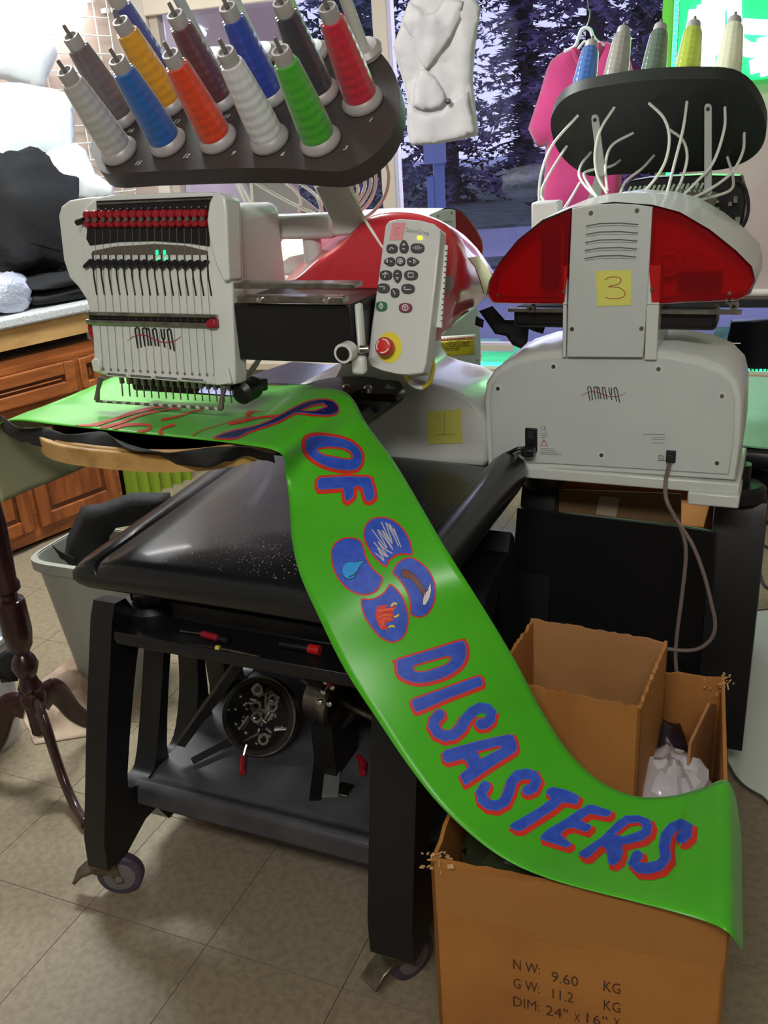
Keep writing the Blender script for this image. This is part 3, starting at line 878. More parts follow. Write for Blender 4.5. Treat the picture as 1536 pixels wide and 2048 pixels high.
# rack arm
q = [F1.px(x, y, 'v', .47) for x, y in ((560, 428), (655, 427), (668, 432), (672, 455), (668, 470), (655, 478), (560, 480))]
G().span((.22, .46, F1.px(600, 478, 'v', .47).z), (F1.px(668, 450, 'v', .47).x, .50, F1.px(600, 428, 'v', .47).z)).build('rack_arm', M_white, em, bevel=.008)
g = G().prism([(p.x, p.z) for p in [F1.px(x, y, 'v', .44) for x, y in ((634, 372), (692, 345), (728, 440), (730, 452), (715, 468), (672, 472), (668, 440))]], lambda a, b, d: V3((a, d, b)), .425, .452)
g.build('rack_bracket', M_white, em, bevel=.006)
p = F1.px(627, 512, 'v', .49); G().lathe([(.019, -.012), (.019, .05)], p, n=20).build('rack_post', M_white, em)
g = G().prism([(p.x, p.z) for p in [F1.px(x, y, 'v', .60) for x, y in ((492, 366), (566, 366), (640, 424), (515, 424))]], lambda a, b, d: V3((a, d, b)), .60, .606)
g.build('rear_plate', mat('grey sheet metal', (168, 164, 166), .4, .4), em)
TUBES = [[(764, 300), (777, 350), (768, 395), (738, 430), (700, 447)], [(742, 318), (752, 362), (738, 405), (702, 438)], [(702, 346), (716, 378), (706, 408), (690, 428)], [(722, 338), (730, 372), (716, 402), (694, 430)],
         [(470, 362), (488, 400), (500, 432)], [(505, 362), (555, 392), (622, 425), (676, 440)], [(600, 366), (632, 392), (645, 424)], [(628, 366), (642, 400), (640, 430)], [(502, 362), (505, 412), (503, 432)], [(478, 362), (500, 405), (505, 425)], [(730, 330), (742, 365), (728, 400), (700, 432)], [(575, 366), (600, 395), (598, 425)]]
for k, T in enumerate(TUBES):
    vv = (.52 if k in (0, 1, 2, 3, 10) else .55)
    pts = catmull([F1.px(x, y, 'v', vv - .02 * (i == 0)) for i, (x, y) in enumerate(T)], 6)
    G().tube(pts, .0034, 8).build('thread_tube', M_tube, em)
G().tube(catmull([F1.px(x, y, 'v', .40) for x, y in ((684, 356), (712, 408), (740, 456), (778, 512))], 6), .003, 8).build('keypad_lead', M_tube, em)
# ================================================================== hoop, banner, backing, keypad
M_hoop = mat('worn wood hoop', (190, 150, 88), .5, noise_=(18, (150, 112, 62), .45, .7), bump=(60, .15))
M_cloth = mat('lime green satin banner', (76, 182, 30), .34, noise_=(4, (64, 168, 24), .4, .7), sheen=.1)
M_clothback = mat('grey green banner reverse', (158, 160, 122), .7)
M_blackcloth = mat('black stabiliser cloth', (30, 30, 32), .75, bump=(120, .3))

HC = V3((.185, .235, 0)); HRX, HRY, HE = .262, .240, 2.7
def sell(rx, ry, z, n=72):
    r = []
    for k in range(n):
        a = 2 * pi * k / n; c, s_ = cos(a), sin(a)
        r.append(V3((HC.x + rx * math.copysign(abs(c) ** (2 / HE), c), HC.y + ry * math.copysign(abs(s_) ** (2 / HE), s_), z)))
    return r
hoop = thing('embroidery_hoop', 'large worn wooden embroidery hoop under the flat end of the green banner', 'hoop', F1)
def ring_mesh(rx, ry, w, z0, z1):
    return G().loft([sell(rx, ry, z0), sell(rx, ry, z1), sell(rx - w, ry - w, z1), sell(rx - w, ry - w, z0)], closed=True)
ring_mesh(HRX, HRY, .012, .990, 1.022).build('outer_ring', M_hoop, hoop, bevel=.002)
ring_mesh(HRX - .0125, HRY - .0125, .011, .995, 1.024).build('inner_ring', M_hoop, hoop, bevel=.002)
G().span((.40, .42, .995), (.43, .53, 1.012)).build('hoop_clip', M_dark, hoop, bevel=.003)

# banner: rows of (near/left edge, far/right edge)
L1 = lambda u, v, z: F1.w((u, v, z))
rows = [(L1(-.175, .070, .862), L1(-.175, .355, .850)), (L1(-.185, .075, .94), L1(-.185, .375, .93)), (L1(-.172, .085, 1.008), L1(-.168, .40, 1.010)),
        (L1(-.12, .09, 1.033), L1(-.11, .41, 1.042)), (L1(.0, .085, 1.033), L1(.0, .41, 1.044)), (L1(.15, .080, 1.031), L1(.15, .41, 1.038)),
        (L1(.30, .075, 1.030), L1(.29, .405, 1.038)), (L1(.41, .066, 1.030), L1(.37, .385, 1.048)),
        (pz(560, 905, 1.018), pz(692, 785, 1.055))]
for (a, za), (b, zb) in [(((572, 950), .965), ((735, 850), 1.0)), (((579, 1010), .92), ((790, 925), .965)), (((584, 1080), .88), ((835, 1000), .93)), (((600, 1150), .842), ((885, 1085), .89)),
                         (((640, 1240), .79), ((935, 1165), .84)), (((690, 1340), .725), ((985, 1245), .77)), (((755, 1440), .662), ((1035, 1330), .695)), (((820, 1535), .605), ((1080, 1415), .625)),
                         (((890, 1620), .56), ((1135, 1500), .57)), (((990, 1705), .53), ((1200, 1562), .535)), (((1100, 1757), .518), ((1270, 1592), .51)), (((1250, 1797), .513), ((1340, 1592), .505)),
                         (((1400, 1838), .512), ((1400, 1577), .505)), (((1455, 1863), .513), ((1448, 1560), .514)), (((1476, 1888), .486), ((1470, 1588), .492)), (((1487, 1905), .43), ((1485, 1680), .44))]:
    rows.append((pz(*a, za), pz(*b, zb)))
A_ = catmull([r[0] for r in rows], 7); B_ = catmull([r[1] for r in rows], 7)
NW = 22; bverts = []; bfaces = []
NR = len(A_)
for i in range(NR):
    s = i / 7.0
    for j in range(NW + 1):
        t = j / NW
        p = A_[i].lerp(B_[i], t)
        bump = sin(pi * t)
        dz = 0
        if s < 7.5: dz = .003 * noise.noise(V3((p.x * 9, p.y * 9, .3))) * bump + (.007 * math.exp(-((s - 3.2) / .5) ** 2) * math.exp(-((t - .28) / .12) ** 2)) - .006 * bump * (2.5 < s < 7)
        elif s < 10: dz = .012 * bump * (s - 7.5) / 2.5
        elif s < 17: dz = .012 * bump * (17 - s) / 7 + .002 * noise.noise(V3((p.x * 7, p.y * 7, .9)))
        else: dz = -.012 * bump * min(1, (s - 17) / 2) * (1 if s < 20.5 else 0.0) + .001 * noise.noise(V3((p.x * 12, p.y * 12, .9)))
        bverts.append(p + V3((0, 0, dz)))
w = NW + 1
for i in range(NR - 1):
    for j in range(NW): bfaces.append((i * w + j, (i + 1) * w + j, (i + 1) * w + j + 1, i * w + j + 1))
banner = thing('banner', 'lime green satin banner with blue embroidered lettering, draped from hoop down to carton', 'banner', loc=tuple(F1.w((.3, 0, .8))))
BI = banner.location.copy()
class Off:
    def __init__(s, o): s.o = V3(o)
    def l(s, p): return V3(p) - s.o
g = G(); g.add(bverts, bfaces)
cl = g.build('cloth', [M_cloth, M_clothback], banner, smooth=180, fix=False, world=Off(BI))
q = cl.modifiers.new('thickness', 'SOLIDIFY'); q.thickness = .0012; q.offset = -1; q.material_offset = 1; q.use_quality_normals = True
# hem line
BV = BVHTree.FromPolygons(bverts, bfaces)


def surf(bvh, extra=0.0):
    def place(x, y, d):
        dr = ray(x, y).normalized()
        h = bvh.ray_cast(EYE, dr)
        if h[0] is None: return None
        n = h[1] if h[1].dot(dr) < 0 else -h[1]
        return h[0] + n * (d + extra)
    return place


def decal(g, outer, place, d, holes=(), m=0, L=11.0):
    polys = [list(outer)] + [list(h) for h in holes]
    flat = [V3((p[0], p[1], 0)) for q in polys for p in q]
    tri = tessellate_polygon([[V3((p[0], p[1], 0)) for p in q] for q in polys])
    bm = bmesh.new(); vv = [bm.verts.new(p) for p in flat]
    for t in tri:
        try: bm.faces.new([vv[i] for i in t])
        except ValueError: pass
    for _ in range(7):
        E = [e for e in bm.edges if e.calc_length() > L]
        if not E: break
        bmesh.ops.subdivide_edges(bm, edges=E, cuts=1); bmesh.ops.triangulate(bm, faces=bm.faces[:])
    bm.verts.index_update()
    P = [place(v.co.x, v.co.y, d) for v in bm.verts]
    F = [tuple(v.index for v in f.verts) for f in bm.faces]
    bm.free()
    F = [f for f in F if all(P[i] is not None for i in f)]
    return g.add([p if p is not None else V3() for p in P], F, m)


BP = surf(BV)
M_blue = mat('royal blue embroidery', (42, 76, 186), .42, noise_=(60, (52, 88, 198), .4, .6), bump=(700, .25))
M_navy = mat('dark navy embroidery', (30, 30, 84), .45, bump=(700, .25))
M_ltblue = mat('light blue edge stitching', (74, 120, 214), .45)
M_redst = mat('red embroidery', (212, 48, 34), .45, bump=(700, .2))
offB = Off(BI)


def letter(outer, holes=(), red=(0, 0), grow=6.0, blue=None):
    g = G()
    R = [(x + red[0], y + red[1]) for x, y in offset_poly(outer, grow)]
    Hr = []
    for h in holes:
        hh = [(x + red[0] * .5, y + red[1] * .5) for x, y in offset_poly(h, -grow * .55)]
        Hr.append(hh)
    decal(g, R, BP, .0008, Hr, 0)
    decal(g, outer, BP, .0016, holes, 1)
    decal(g, offset_poly(outer, -1.3), BP, .0021, [offset_poly(h, 1.3) for h in holes], 2)
    return g.build('letter', [M_redst, M_ltblue, blue or M_blue], banner, smooth=180, fix=False, world=offB)


c2 = lambda P, n=2: [(560 + x / 3.938, 780 + y / 3.938) for x, y in (cat2(P, n) if n > 1 else P)]
c3 = lambda P, n=2: [(760 + x / 4.042, 1250 + y / 4.042) for x, y in (cat2(P, n) if n > 1 else P)]
c4 = lambda P, n=2: [(1000 + x / 3.072, 1500 + y / 3.072) for x, y in (cat2(P, n) if n > 1 else P)]
letter(c2([(195, 420), (205, 385), (240, 365), (330, 358), (440, 375), (540, 405), (605, 450), (640, 500), (645, 560), (625, 610), (590, 633), (520, 638), (400, 618), (290, 570), (230, 520), (200, 470)]),
       [c2([(288, 470), (320, 455), (400, 450), (490, 460), (545, 482), (572, 515), (570, 545), (520, 552), (430, 535), (350, 520), (310, 500)])], (-1, 0), 6.5)
letter(c2([(300, 715), (320, 695), (520, 685), (690, 690), (712, 700), (735, 770), (748, 830), (740, 855), (705, 882), (680, 875), (668, 840), (655, 790), (640, 765), (610, 760), (585, 770), (580, 840), (565, 860), (530, 882), (515, 870), (505, 800), (495, 778), (310, 790), (295, 765)], 1), (), (0, 1.5), 6.5)
letter(c3([(135, 300), (150, 280), (400, 205), (640, 130), (675, 135), (693, 170), (697, 230), (680, 290), (640, 345), (580, 390), (500, 430), (390, 460), (300, 468), (210, 445), (150, 405), (135, 350)]),
       [c3([(265, 335), (300, 315), (420, 280), (540, 248), (568, 255), (570, 285), (530, 320), (450, 350), (370, 375), (300, 380), (270, 365)])], (1, 2), 6)
letter(c3([(255, 620), (275, 600), (540, 505), (790, 415), (815, 425), (828, 470), (820, 490), (560, 590), (310, 700), (285, 700), (265, 660)], 1), (), (1, 2.5), 6)
letter(ribbon(c3([(478, 725), (440, 765), (430, 815), (460, 870), (525, 900), (595, 885), (650, 835), (690, 760), (745, 700), (805, 668), (865, 675), (898, 710), (885, 765), (845, 800), (815, 800)], 1), 22), (), (1, 3.5), 5)
letter(c3([(500, 1040), (530, 1010), (780, 940), (1030, 885), (1075, 890), (1100, 950), (1105, 1000), (1090, 1030), (900, 1150), (700, 1290), (680, 1295), (645, 1225), (650, 1205), (715, 1155), (700, 1110), (670, 1085), (540, 1118), (510, 1095)], 1),
       [c3([(785, 1022), (960, 978), (978, 985), (968, 1000), (812, 1083), (798, 1062)], 1)], (2, 4), 5)
letter(ribbon(c3([(848, 1305), (815, 1355), (828, 1415), (875, 1455), (940, 1465), (1005, 1430), (1040, 1350), (1062, 1270), (1110, 1218), (1180, 1205), (1240, 1220), (1262, 1265), (1235, 1320), (1190, 1338)], 1), 22), (), (2, 4.5), 4.5)
letter(c4([(285, 245), (320, 228), (400, 245), (470, 275), (488, 295), (470, 335), (450, 335), (385, 322), (330, 370), (130, 500), (90, 500), (55, 475), (70, 455), (240, 355), (310, 300), (280, 270)], 1), (), (4, 6), 4)
letter(c4([(545, 335), (575, 340), (680, 375), (682, 395), (660, 415), (545, 395), (490, 435), (560, 465), (555, 485), (530, 508), (440, 480), (400, 490), (370, 520), (390, 545), (435, 575), (435, 590), (410, 605), (250, 555), (245, 535), (290, 490), (400, 425), (480, 370)], 1), (), (5, 6.5), 4)
letter(c4([(480, 635), (620, 540), (720, 440), (770, 405), (850, 405), (920, 430), (938, 470), (925, 520), (880, 560), (750, 590), (755, 640), (735, 690), (700, 715), (665, 705), (650, 610), (620, 595), (545, 665), (520, 670), (490, 655)], 1),
       [c4([(705, 525), (790, 455), (850, 450), (875, 470), (870, 495), (820, 515), (760, 535)], 1)], (6, 7), 4)
letter(ribbon(c4([(842, 655), (818, 700), (850, 728), (910, 733), (980, 713), (1018, 670), (1008, 600), (1020, 530), (1060, 482), (1115, 460), (1152, 478), (1145, 522), (1118, 545)], 1), 23), (), (6.5, 7.5), 4)
# the big swash numeral on the hoop
d2 = lambda P: [(x / 2.133, 740 + y / 2.133) for x, y in P]
num = cat2(d2([(908, 294), (935, 274), (1000, 255), (1080, 238), (1150, 213), (1215, 178), (1290, 140), (1360, 123), (1420, 129), (1448, 160), (1440, 188), (1400, 201), (1330, 199), (1262, 192), (1195, 228), (1110, 256), (1060, 274), (1010, 298), (950, 300)]), 2)
hole_ = d2([(1285, 176), (1330, 158), (1378, 149), (1388, 158), (1345, 174)])
g = G()
decal(g, num, BP, .0008, [offset_poly(hole_, -1)], 0)
decal(g, offset_poly(num, -3.2), BP, .0017, [offset_poly(hole_, 2.0)], 1)
decal(g, offset_poly(num, -4.2), BP, .0022, [offset_poly(hole_, 3.0)], 2)
g.build('numeral', [M_redst, M_ltblue, M_navy], banner, smooth=180, fix=False, world=offB)
# part-finished red script on the hooped end
g = G()
for cl_, wd in (([(320, 245), (400, 235), (480, 215), (560, 185), (640, 165), (715, 157)], 5), ([(410, 237), (500, 210), (600, 180), (650, 172)], 4.5), ([(430, 252), (520, 225), (620, 190), (720, 170), (765, 165)], 5),
                ([(470, 265), (520, 240), (590, 235), (642, 240), (630, 258), (590, 268)], 6), ([(690, 215), (760, 200), (820, 180), (862, 170)], 4), ([(690, 276), (682, 268), (695, 252), (740, 236)], 6),
                ([(820, 285), (850, 265), (940, 235), (1020, 210), (1080, 200)], 1.5), ([(1055, 192), (1085, 176), (1150, 170), (1218, 182), (1205, 196), (1110, 205), (980, 232)], 6)):
    decal(g, ribbon(d2(cat2(cl_, 5, False)), wd, taper=[1.2, 1, .8, .7, 1]), BP, .0014)
o = g.build('red_script', M_redst, banner, smooth=180, fix=False, world=offB); o['kind'] = 'stuff'
# emblem of four cut discs
DISC = [[(655, 1120), (675, 1060), (720, 1015), (790, 1000), (860, 1010), (930, 1050), (990, 1115), (1030, 1190), (1045, 1260), (1040, 1305), (960, 1300), (900, 1320), (860, 1360), (840, 1400), (790, 1370), (730, 1310), (680, 1230), (658, 1170)],
        [(400, 1300), (410, 1240), (450, 1190), (510, 1163), (580, 1163), (630, 1180), (655, 1210), (670, 1270), (700, 1350), (750, 1420), (810, 1470), (800, 1530), (770, 1580), (720, 1610), (660, 1620), (590, 1605), (510, 1555), (450, 1480), (415, 1400)],
        [(885, 1450), (900, 1395), (940, 1345), (1000, 1318), (1060, 1325), (1130, 1370), (1190, 1440), (1225, 1530), (1230, 1620), (1205, 1710), (1160, 1770), (1100, 1795), (1040, 1778), (1022, 1755), (1020, 1680), (1000, 1600), (960, 1530), (920, 1480)],
        [(640, 1640), (700, 1645), (760, 1630), (820, 1590), (855, 1535), (870, 1525), (920, 1565), (970, 1630), (1000, 1710), (1015, 1800), (1005, 1880), (975, 1950), (920, 1985), (870, 1990), (790, 1955), (720, 1880), (665, 1790), (640, 1710)]]
discs = []
for D in DISC:
    g = G(); P = c2(D)
    decal(g, P, BP, .0010, m=0); decal(g, offset_poly(P, -3.2), BP, .0018, m=1)
    discs.append(g.build('emblem_disc', [M_redst, M_blue], banner, smooth=180, fix=False, world=offB))
M_silver = mat('silver stitching', (190, 188, 192), .4, .2)
M_drop = mat('sky blue stitching', (44, 150, 222), .42); M_brown = mat('brown stitching', (104, 48, 42), .5); M_orange = mat('orange stitching', (226, 84, 40), .45)
M_yel = mat('yellow stitching', (226, 196, 60), .45); M_pale = mat('white stitching', (212, 210, 212), .45); M_ink2 = mat('dark outline stitching', (24, 26, 60), .5)
g = G()
for Z in ([(800, 1048), (850, 1150), (885, 1205), (835, 1050), (900, 1160), (935, 1235), (860, 1060), (920, 1160), (955, 1245), (900, 1100)], [(728, 1108), (790, 1190), (845, 1250), (770, 1105), (840, 1190), (892, 1262), (805, 1110), (885, 1215)],
          [(742, 1205), (800, 1270), (850, 1320), (775, 1200), (830, 1260), (885, 1290)], [(755, 1290), (790, 1320), (822, 1345), (770, 1250), (815, 1305), (850, 1310)]):
    vs, fs = strip_tris(c2(cat2(Z, 5, False), 1), 2.2); g.add([BP(v.x, v.y, .0024) for v in vs], fs)
g.build('storm_scribble', M_silver, banner, smooth=0, fix=False, world=offB)
drop = c2([(665, 1350), (625, 1400), (603, 1450), (585, 1480), (550, 1490), (510, 1475), (492, 1430), (505, 1385), (545, 1358), (590, 1362), (640, 1352)])
g = G(); decal(g, offset_poly(drop, 1.2), BP, .0022, m=0); decal(g, drop, BP, .0027, m=1)
decal(g, ribbon(c2([(550, 1475), (585, 1462), (600, 1442)], 1), 2), BP, .0031, m=0)
g.build('water_drop', [M_ink2, M_drop], banner, smooth=180, fix=False, world=offB)
hd = c2([(965, 1425), (990, 1418), (1050, 1450), (1100, 1510), (1150, 1590), (1130, 1620), (1080, 1540), (1030, 1490), (960, 1470)]); hh = c2([(1125, 1660), (1140, 1600), (1165, 1580), (1185, 1520), (1190, 1580), (1175, 1640), (1145, 1690), (1125, 1690)], 1)
g = G()
for P, m in ((hd, 1), (hh, 2)): decal(g, offset_poly(P, 1.4), BP, .0022, m=0); decal(g, P, BP, .0027, m=m)
g.build('hammer', [M_ink2, M_brown, M_pale], banner, smooth=180, fix=False, world=offB)
g = G()
decal(g, c2([(770, 1700), (860, 1690), (825, 1718), (920, 1700), (880, 1760), (905, 1765), (880, 1800), (898, 1812), (830, 1835), (850, 1890), (790, 1880), (755, 1800), (755, 1740)], 1), BP, .0022, m=0)
for Z in ([(775, 1740), (830, 1730), (890, 1725)], [(780, 1790), (830, 1770), (875, 1775)], [(790, 1830), (830, 1800), (880, 1805)], [(800, 1865), (815, 1830)]): decal(g, ribbon(c2(cat2(Z, 4, False), 1), 4.5), BP, .0027, m=1)
for Z in ([(880, 1698), (900, 1680), (916, 1684)], [(905, 1785), (920, 1780), (932, 1770)], [(860, 1865), (880, 1855), (898, 1862)]): decal(g, ribbon(c2(cat2(Z, 4, False), 1), 4), BP, .0029, m=2)
g.build('flame', [M_redst, M_orange, M_yel], banner, smooth=180, fix=False, world=offB)

# black stabiliser cloth ruffled over the near rim
T_ = [(-14, 822), (0, 829), (42, 857), (89, 855), (112, 862), (141, 869), (206, 863), (244, 892), (281, 902), (347, 904), (450, 892), (497, 895), (545, 906)]
B2 = [(-14, 846), (0, 854), (16, 872), (40, 880), (94, 895), (141, 904), (206, 909), (323, 914), (342, 924), (398, 935), (436, 931), (483, 914), (550, 925)]
ta = catmull([pz(x, y, 1.037) for x, y in T_], 6); tb_ = catmull([pz(x, y, 1.006) for x, y in B2], 6)
st = thing('stabiliser_cloth', 'black stabiliser cloth ruffled along the near rim of the wooden hoop', 'cloth', loc=tuple(F1.w((.2, -.05, 1.0))))
g = G()
def stf(i, j):
    k = i * (len(ta) - 1); a = int(min(k, len(ta) - 2)); f = k - a
    p = ta[a].lerp(ta[a + 1], f); q = tb_[a].lerp(tb_[a + 1], f)
    r = p.lerp(q, j)
    return r + V3((0, 0, .007 * sin(pi * j) + .005 * noise.noise(r * 30) * (.3 + j))) + (p - q).normalized() * (-.004 * sin(i * 60) * sin(pi * j))
g.grid(len(ta) * 2, 8, stf)
g.build('cloth_strip', M_blackcloth, st, smooth=180, fix=False, solid=.0012, world=Off(st.location))
# scrap of white paper standing behind the head
g = G(); P4 = [(518, 711), (526, 714), (512, 738), (500, 752), (492, 776), (484, 774), (500, 735)]
g.prism([(p.x, p.z) for p in [F1.px(x, y, 'v', .30) for x, y in P4]], lambda a, b, d: V3((a, d, b)), .300, .302)
o = g.build('paper_scrap', mat('white paper', (232, 232, 236), .7)); o.matrix_world = F1.M; tag(o, 'torn white paper scrap standing behind the needle head', 'paper')

# ---------------- keypad
BL, BR, TLp, TRp = F1.px(735, 740, 'v', .27), F1.px(850, 748, 'v', .27), F1.px(775, 443, 'v', .36), F1.px(888, 456, 'v', .36)
kx = (BR - BL).normalized(); ky = (TLp - BL); ky = (ky - kx * ky.dot(kx)).normalized(); kn = kx.cross(ky)
if kn.dot(F1.l(EYE) - BL) < 0: kn = -kn
def kp(x, y, d=0.0): return F1.pl(x, y, BL, kn) + kn * d
def k2(x, y):
    p = kp(x, y) - BL; return (p.dot(kx), p.dot(ky))
kf = lambda a, b, d: BL + kx * a + ky * b + kn * d
M_kp = mat('light grey keypad plastic', (206, 208, 204), .4, coat=.2)
pad = thing('keypad', 'light grey handheld keypad with dark buttons and red emergency stop on yellow disc', 'keypad', F1)
ol = [(778, 441), (800, 437), (838, 440), (866, 447), (880, 458), (880, 475), (872, 560), (860, 660), (852, 725), (846, 746), (820, 750), (790, 747), (760, 740), (740, 731), (735, 718), (743, 650), (756, 560), (768, 470), (771, 450)]
G().prism([k2(*p_) for p_ in ol], kf, -.036, 0).build('keypad_body', M_kp, pad, bevel=.007, seg=3)
G().prism([k2(*p_) for p_ in [(864, 480), (884, 482), (872, 650), (852, 648)]], kf, -.034, -.030).build('side_scale', M_white, pad)
g = G()
for i in range(14):
    g.prism([k2(*p_) for p_ in [(880 - i * .75, 492 + i * 11), (884 - i * .8, 492 + i * 11), (884 - i * .8, 494.5 + i * 11), (880 - i * .75, 494.5 + i * 11)]], kf, -.030, -.0296)
o = g.build('scale_marks', M_ink, pad); o['kind'] = 'stuff'
M_btn = mat('charcoal rubber button', (62, 60, 64), .5)
BT = [(785, 498, 11, 9, 'arc'), (809, 494, 9, 13, 'up'), (836, 497, 13.5, 9.5, 'bars'), (780, 524, 11, 9, 'lt'), (802, 523, 9, 9, 'ring'), (827, 524, 12, 9, 'rt'), (773, 551, 12, 9.5, 'hook'), (796, 553, 8.5, 13, 'dn'), (823, 551, 13.5, 9.5, 'sq'),
      (768, 577, 12, 9.5, 'ret'), (791, 586, 8.5, 9, 'bar'), (817, 578, 13, 9.5, 'ret2'), (764, 613, 11, 9.5, 'dia'), (812, 616, 13, 9.5, 'stop')]
M_bg = mat('green button', (46, 110, 76), .5); M_br = mat('maroon button', (120, 50, 76), .5); M_bring = mat('button bezel', (228, 228, 226), .4)
def kstroke(g, pts, wd, d, m=0):
    vs, fs = strip_tris(pts, wd); g.add([kp(v.x, v.y, d) for v in vs], fs, m)
def rr(cx, cy, a, b, n=22, e=2.6): return [(cx + a * math.copysign(abs(cos(t)) ** (2 / e), cos(t)), cy + b * math.copysign(abs(sin(t)) ** (2 / e), sin(t))) for t in [2 * pi * k / n for k in range(n)]]
for (x, y, a, b, ic) in BT:
    o_ = rr(x, y, a, b)
    if ic in ('up', 'dn'):
        s_ = -1 if ic == 'up' else 1
        o_ = [(px_ + (x - px_) * .45 * max(0, s_ * (py_ - y) / b), py_) for px_, py_ in o_]
    if ic in ('lt', 'rt'):
        s_ = -1 if ic == 'lt' else 1
        o_ = [(px_, py_ + (y - py_) * .55 * max(0, s_ * (px_ - x) / a)) for px_, py_ in o_]
    bt = G().prism([k2(*p_) for p_ in o_], kf, -.002, .004).build('button', M_bg if ic == 'dia' else M_br if ic == 'stop' else M_btn, pad, bevel=.0014)
    g = G(); D = .0045
    S = {'arc': [[(x - 4, y + 3), (x - 1, y - 3), (x + 4, y + 1)]], 'up': [[(x - 2, y - 3), (x + 1, y - 7), (x + 3, y - 3), (x - 2, y - 3)], [(x - 2, y + 5), (x + 2, y + 5)]],
         'bars': [[(x - 9, y), (x - 7, y)], [(x - 4, y - 4), (x - 4, y + 3)], [(x, y - 4), (x, y + 3)], [(x + 4, y - 4), (x + 4, y + 3)], [(x + 7, y), (x + 9, y)]],
         'lt': [[(x - 3, y - 4), (x - 7, y), (x - 3, y + 3), (x - 3, y - 4)], [(x + 2, y), (x + 5, y)]], 'ring': [[(x + 5 * cos(t * .6), y + 5 * sin(t * .6)) for t in range(12)], [(x + 2 * cos(t), y + 2 * sin(t)) for t in range(7)]],
         'rt': [[(x + 2, y - 4), (x + 7, y), (x + 2, y + 4), (x + 2, y - 4)], [(x - 7, y), (x - 4, y)]], 'hook': [[(x - 6, y - 1), (x, y - 5), (x + 5, y - 2)], [(x, y - 4), (x - 2, y + 5)]],
         'dn': [[(x - 2, y + 3), (x + 1, y + 7), (x + 3, y + 3), (x - 2, y + 3)], [(x - 2, y - 5), (x + 2, y - 5)]], 'sq': [[(x - 5, y - 4), (x + 5, y - 4), (x + 5, y + 4), (x - 5, y + 4), (x - 5, y - 4)]],
         'ret': [[(x - 7, y - 3), (x + 4, y - 2), (x + 3, y + 2), (x, y + 2)]], 'bar': [[(x - 3, y - 4), (x + 1, y + 3)]], 'ret2': [[(x - 5, y - 4), (x - 8, y), (x - 6, y + 2), (x + 6, y + 2)]],
         'dia': [[(x, y - 6), (x + 4, y), (x, y + 6), (x - 4, y), (x, y - 6)], [(x, y - 3), (x, y + 3)]], 'stop': [[(x + 6 * cos(t * .6), y + 6 * sin(t * .6)) for t in range(12)], [(x - 3, y - 2), (x + 3, y - 2), (x, y + 4), (x - 3, y - 2)]]}[ic]
    for s_ in S: kstroke(g, s_, 1.5, D)
    g.build('button_icon', mat('white print', (228, 228, 228), .5), bt, smooth=0, fix=False)
c = kp(775, 697, 0)
G().prism([k2(*p_) for p_ in rr(779, 695, 25, 31, 36, 2)], kf, -.002, .0012).build('stop_disc', mat('yellow disc', (226, 214, 60), .5), pad)
es = kp(777, 696, 0)
sb = G().lathe([(.011, 0), (.011, .010), (.016, .012), (.0165, .022), (.014, .026), (.004, .0275)], es, kn, 28).build('stop_button', mat('red stop button', (206, 40, 34), .4, coat=.3), pad)
g = G()
for a0 in (0.3, 2.4, 4.5):
    cl_ = []
    for k in range(9):
        a = a0 + k * .17; cl_.append((cos(a) * .0115, sin(a) * .0115))
    vs, fs = strip_tris(cl_, .002); g.add([es + kx * v.x + ky * v.y + kn * .0272 for v in vs], fs)
g.build('stop_arrows', mat('white print', (228, 228, 228), .5), sb, smooth=0, fix=False)
g = G(); a = kp(812, 464, .0006); b = kp(858, 471, .0006); put_text(g, 'SaurerGroup', a, (b - a).normalized(), ky, .0115, 0, (b - a).length)
g.build('keypad_lettering', mat('grey print', (130, 130, 130), .6), pad, smooth=0, fix=False)
G().prism([k2(*p_) for p_ in rr(840, 476, 5, 4, 16, 4)], kf, -.001, .002).build('power_light', mat('yellow green light', (200, 220, 60), .4, emit=(.6, .8, .05, .8)), pad)
M_pinknote = mat('pink paper', (226, 150, 154), .7)
sn = thing('sticky_note', 'pink sticky note with a faint 5 on top corner of the keypad', 'sticky note', F1)
G().prism([k2(*p_) for p_ in [(785, 446), (812, 446), (805, 480), (779, 481)]], kf, .0006, .0012).build('paper', M_pinknote, sn)
g = G()
kstroke(g, [(800, 456), (793, 456), (791, 463), (797, 463), (798, 469), (790, 470)], 1.2, .0015)
g.build('handwriting', mat('faint red pen', (196, 110, 112), .6), sn, smooth=0, fix=False)
cb = thing('keypad_cable', 'yellow cable looping out under the keypad', 'cable', F1)
pc = [F1.px(x, y, 'v', .33) for x, y in ((806, 735), (812, 755), (828, 770), (846, 774), (860, 762), (866, 735), (862, 710), (852, 690))]
pts = catmull(pc, 7); G().tube(pts, .0042, 10).build('cord', mat('yellow cord', (214, 196, 70), .5), cb)
G().tube(pts[10:22], .0048, 10).build('white_tag', mat('white paper', (232, 232, 236), .7), cb)

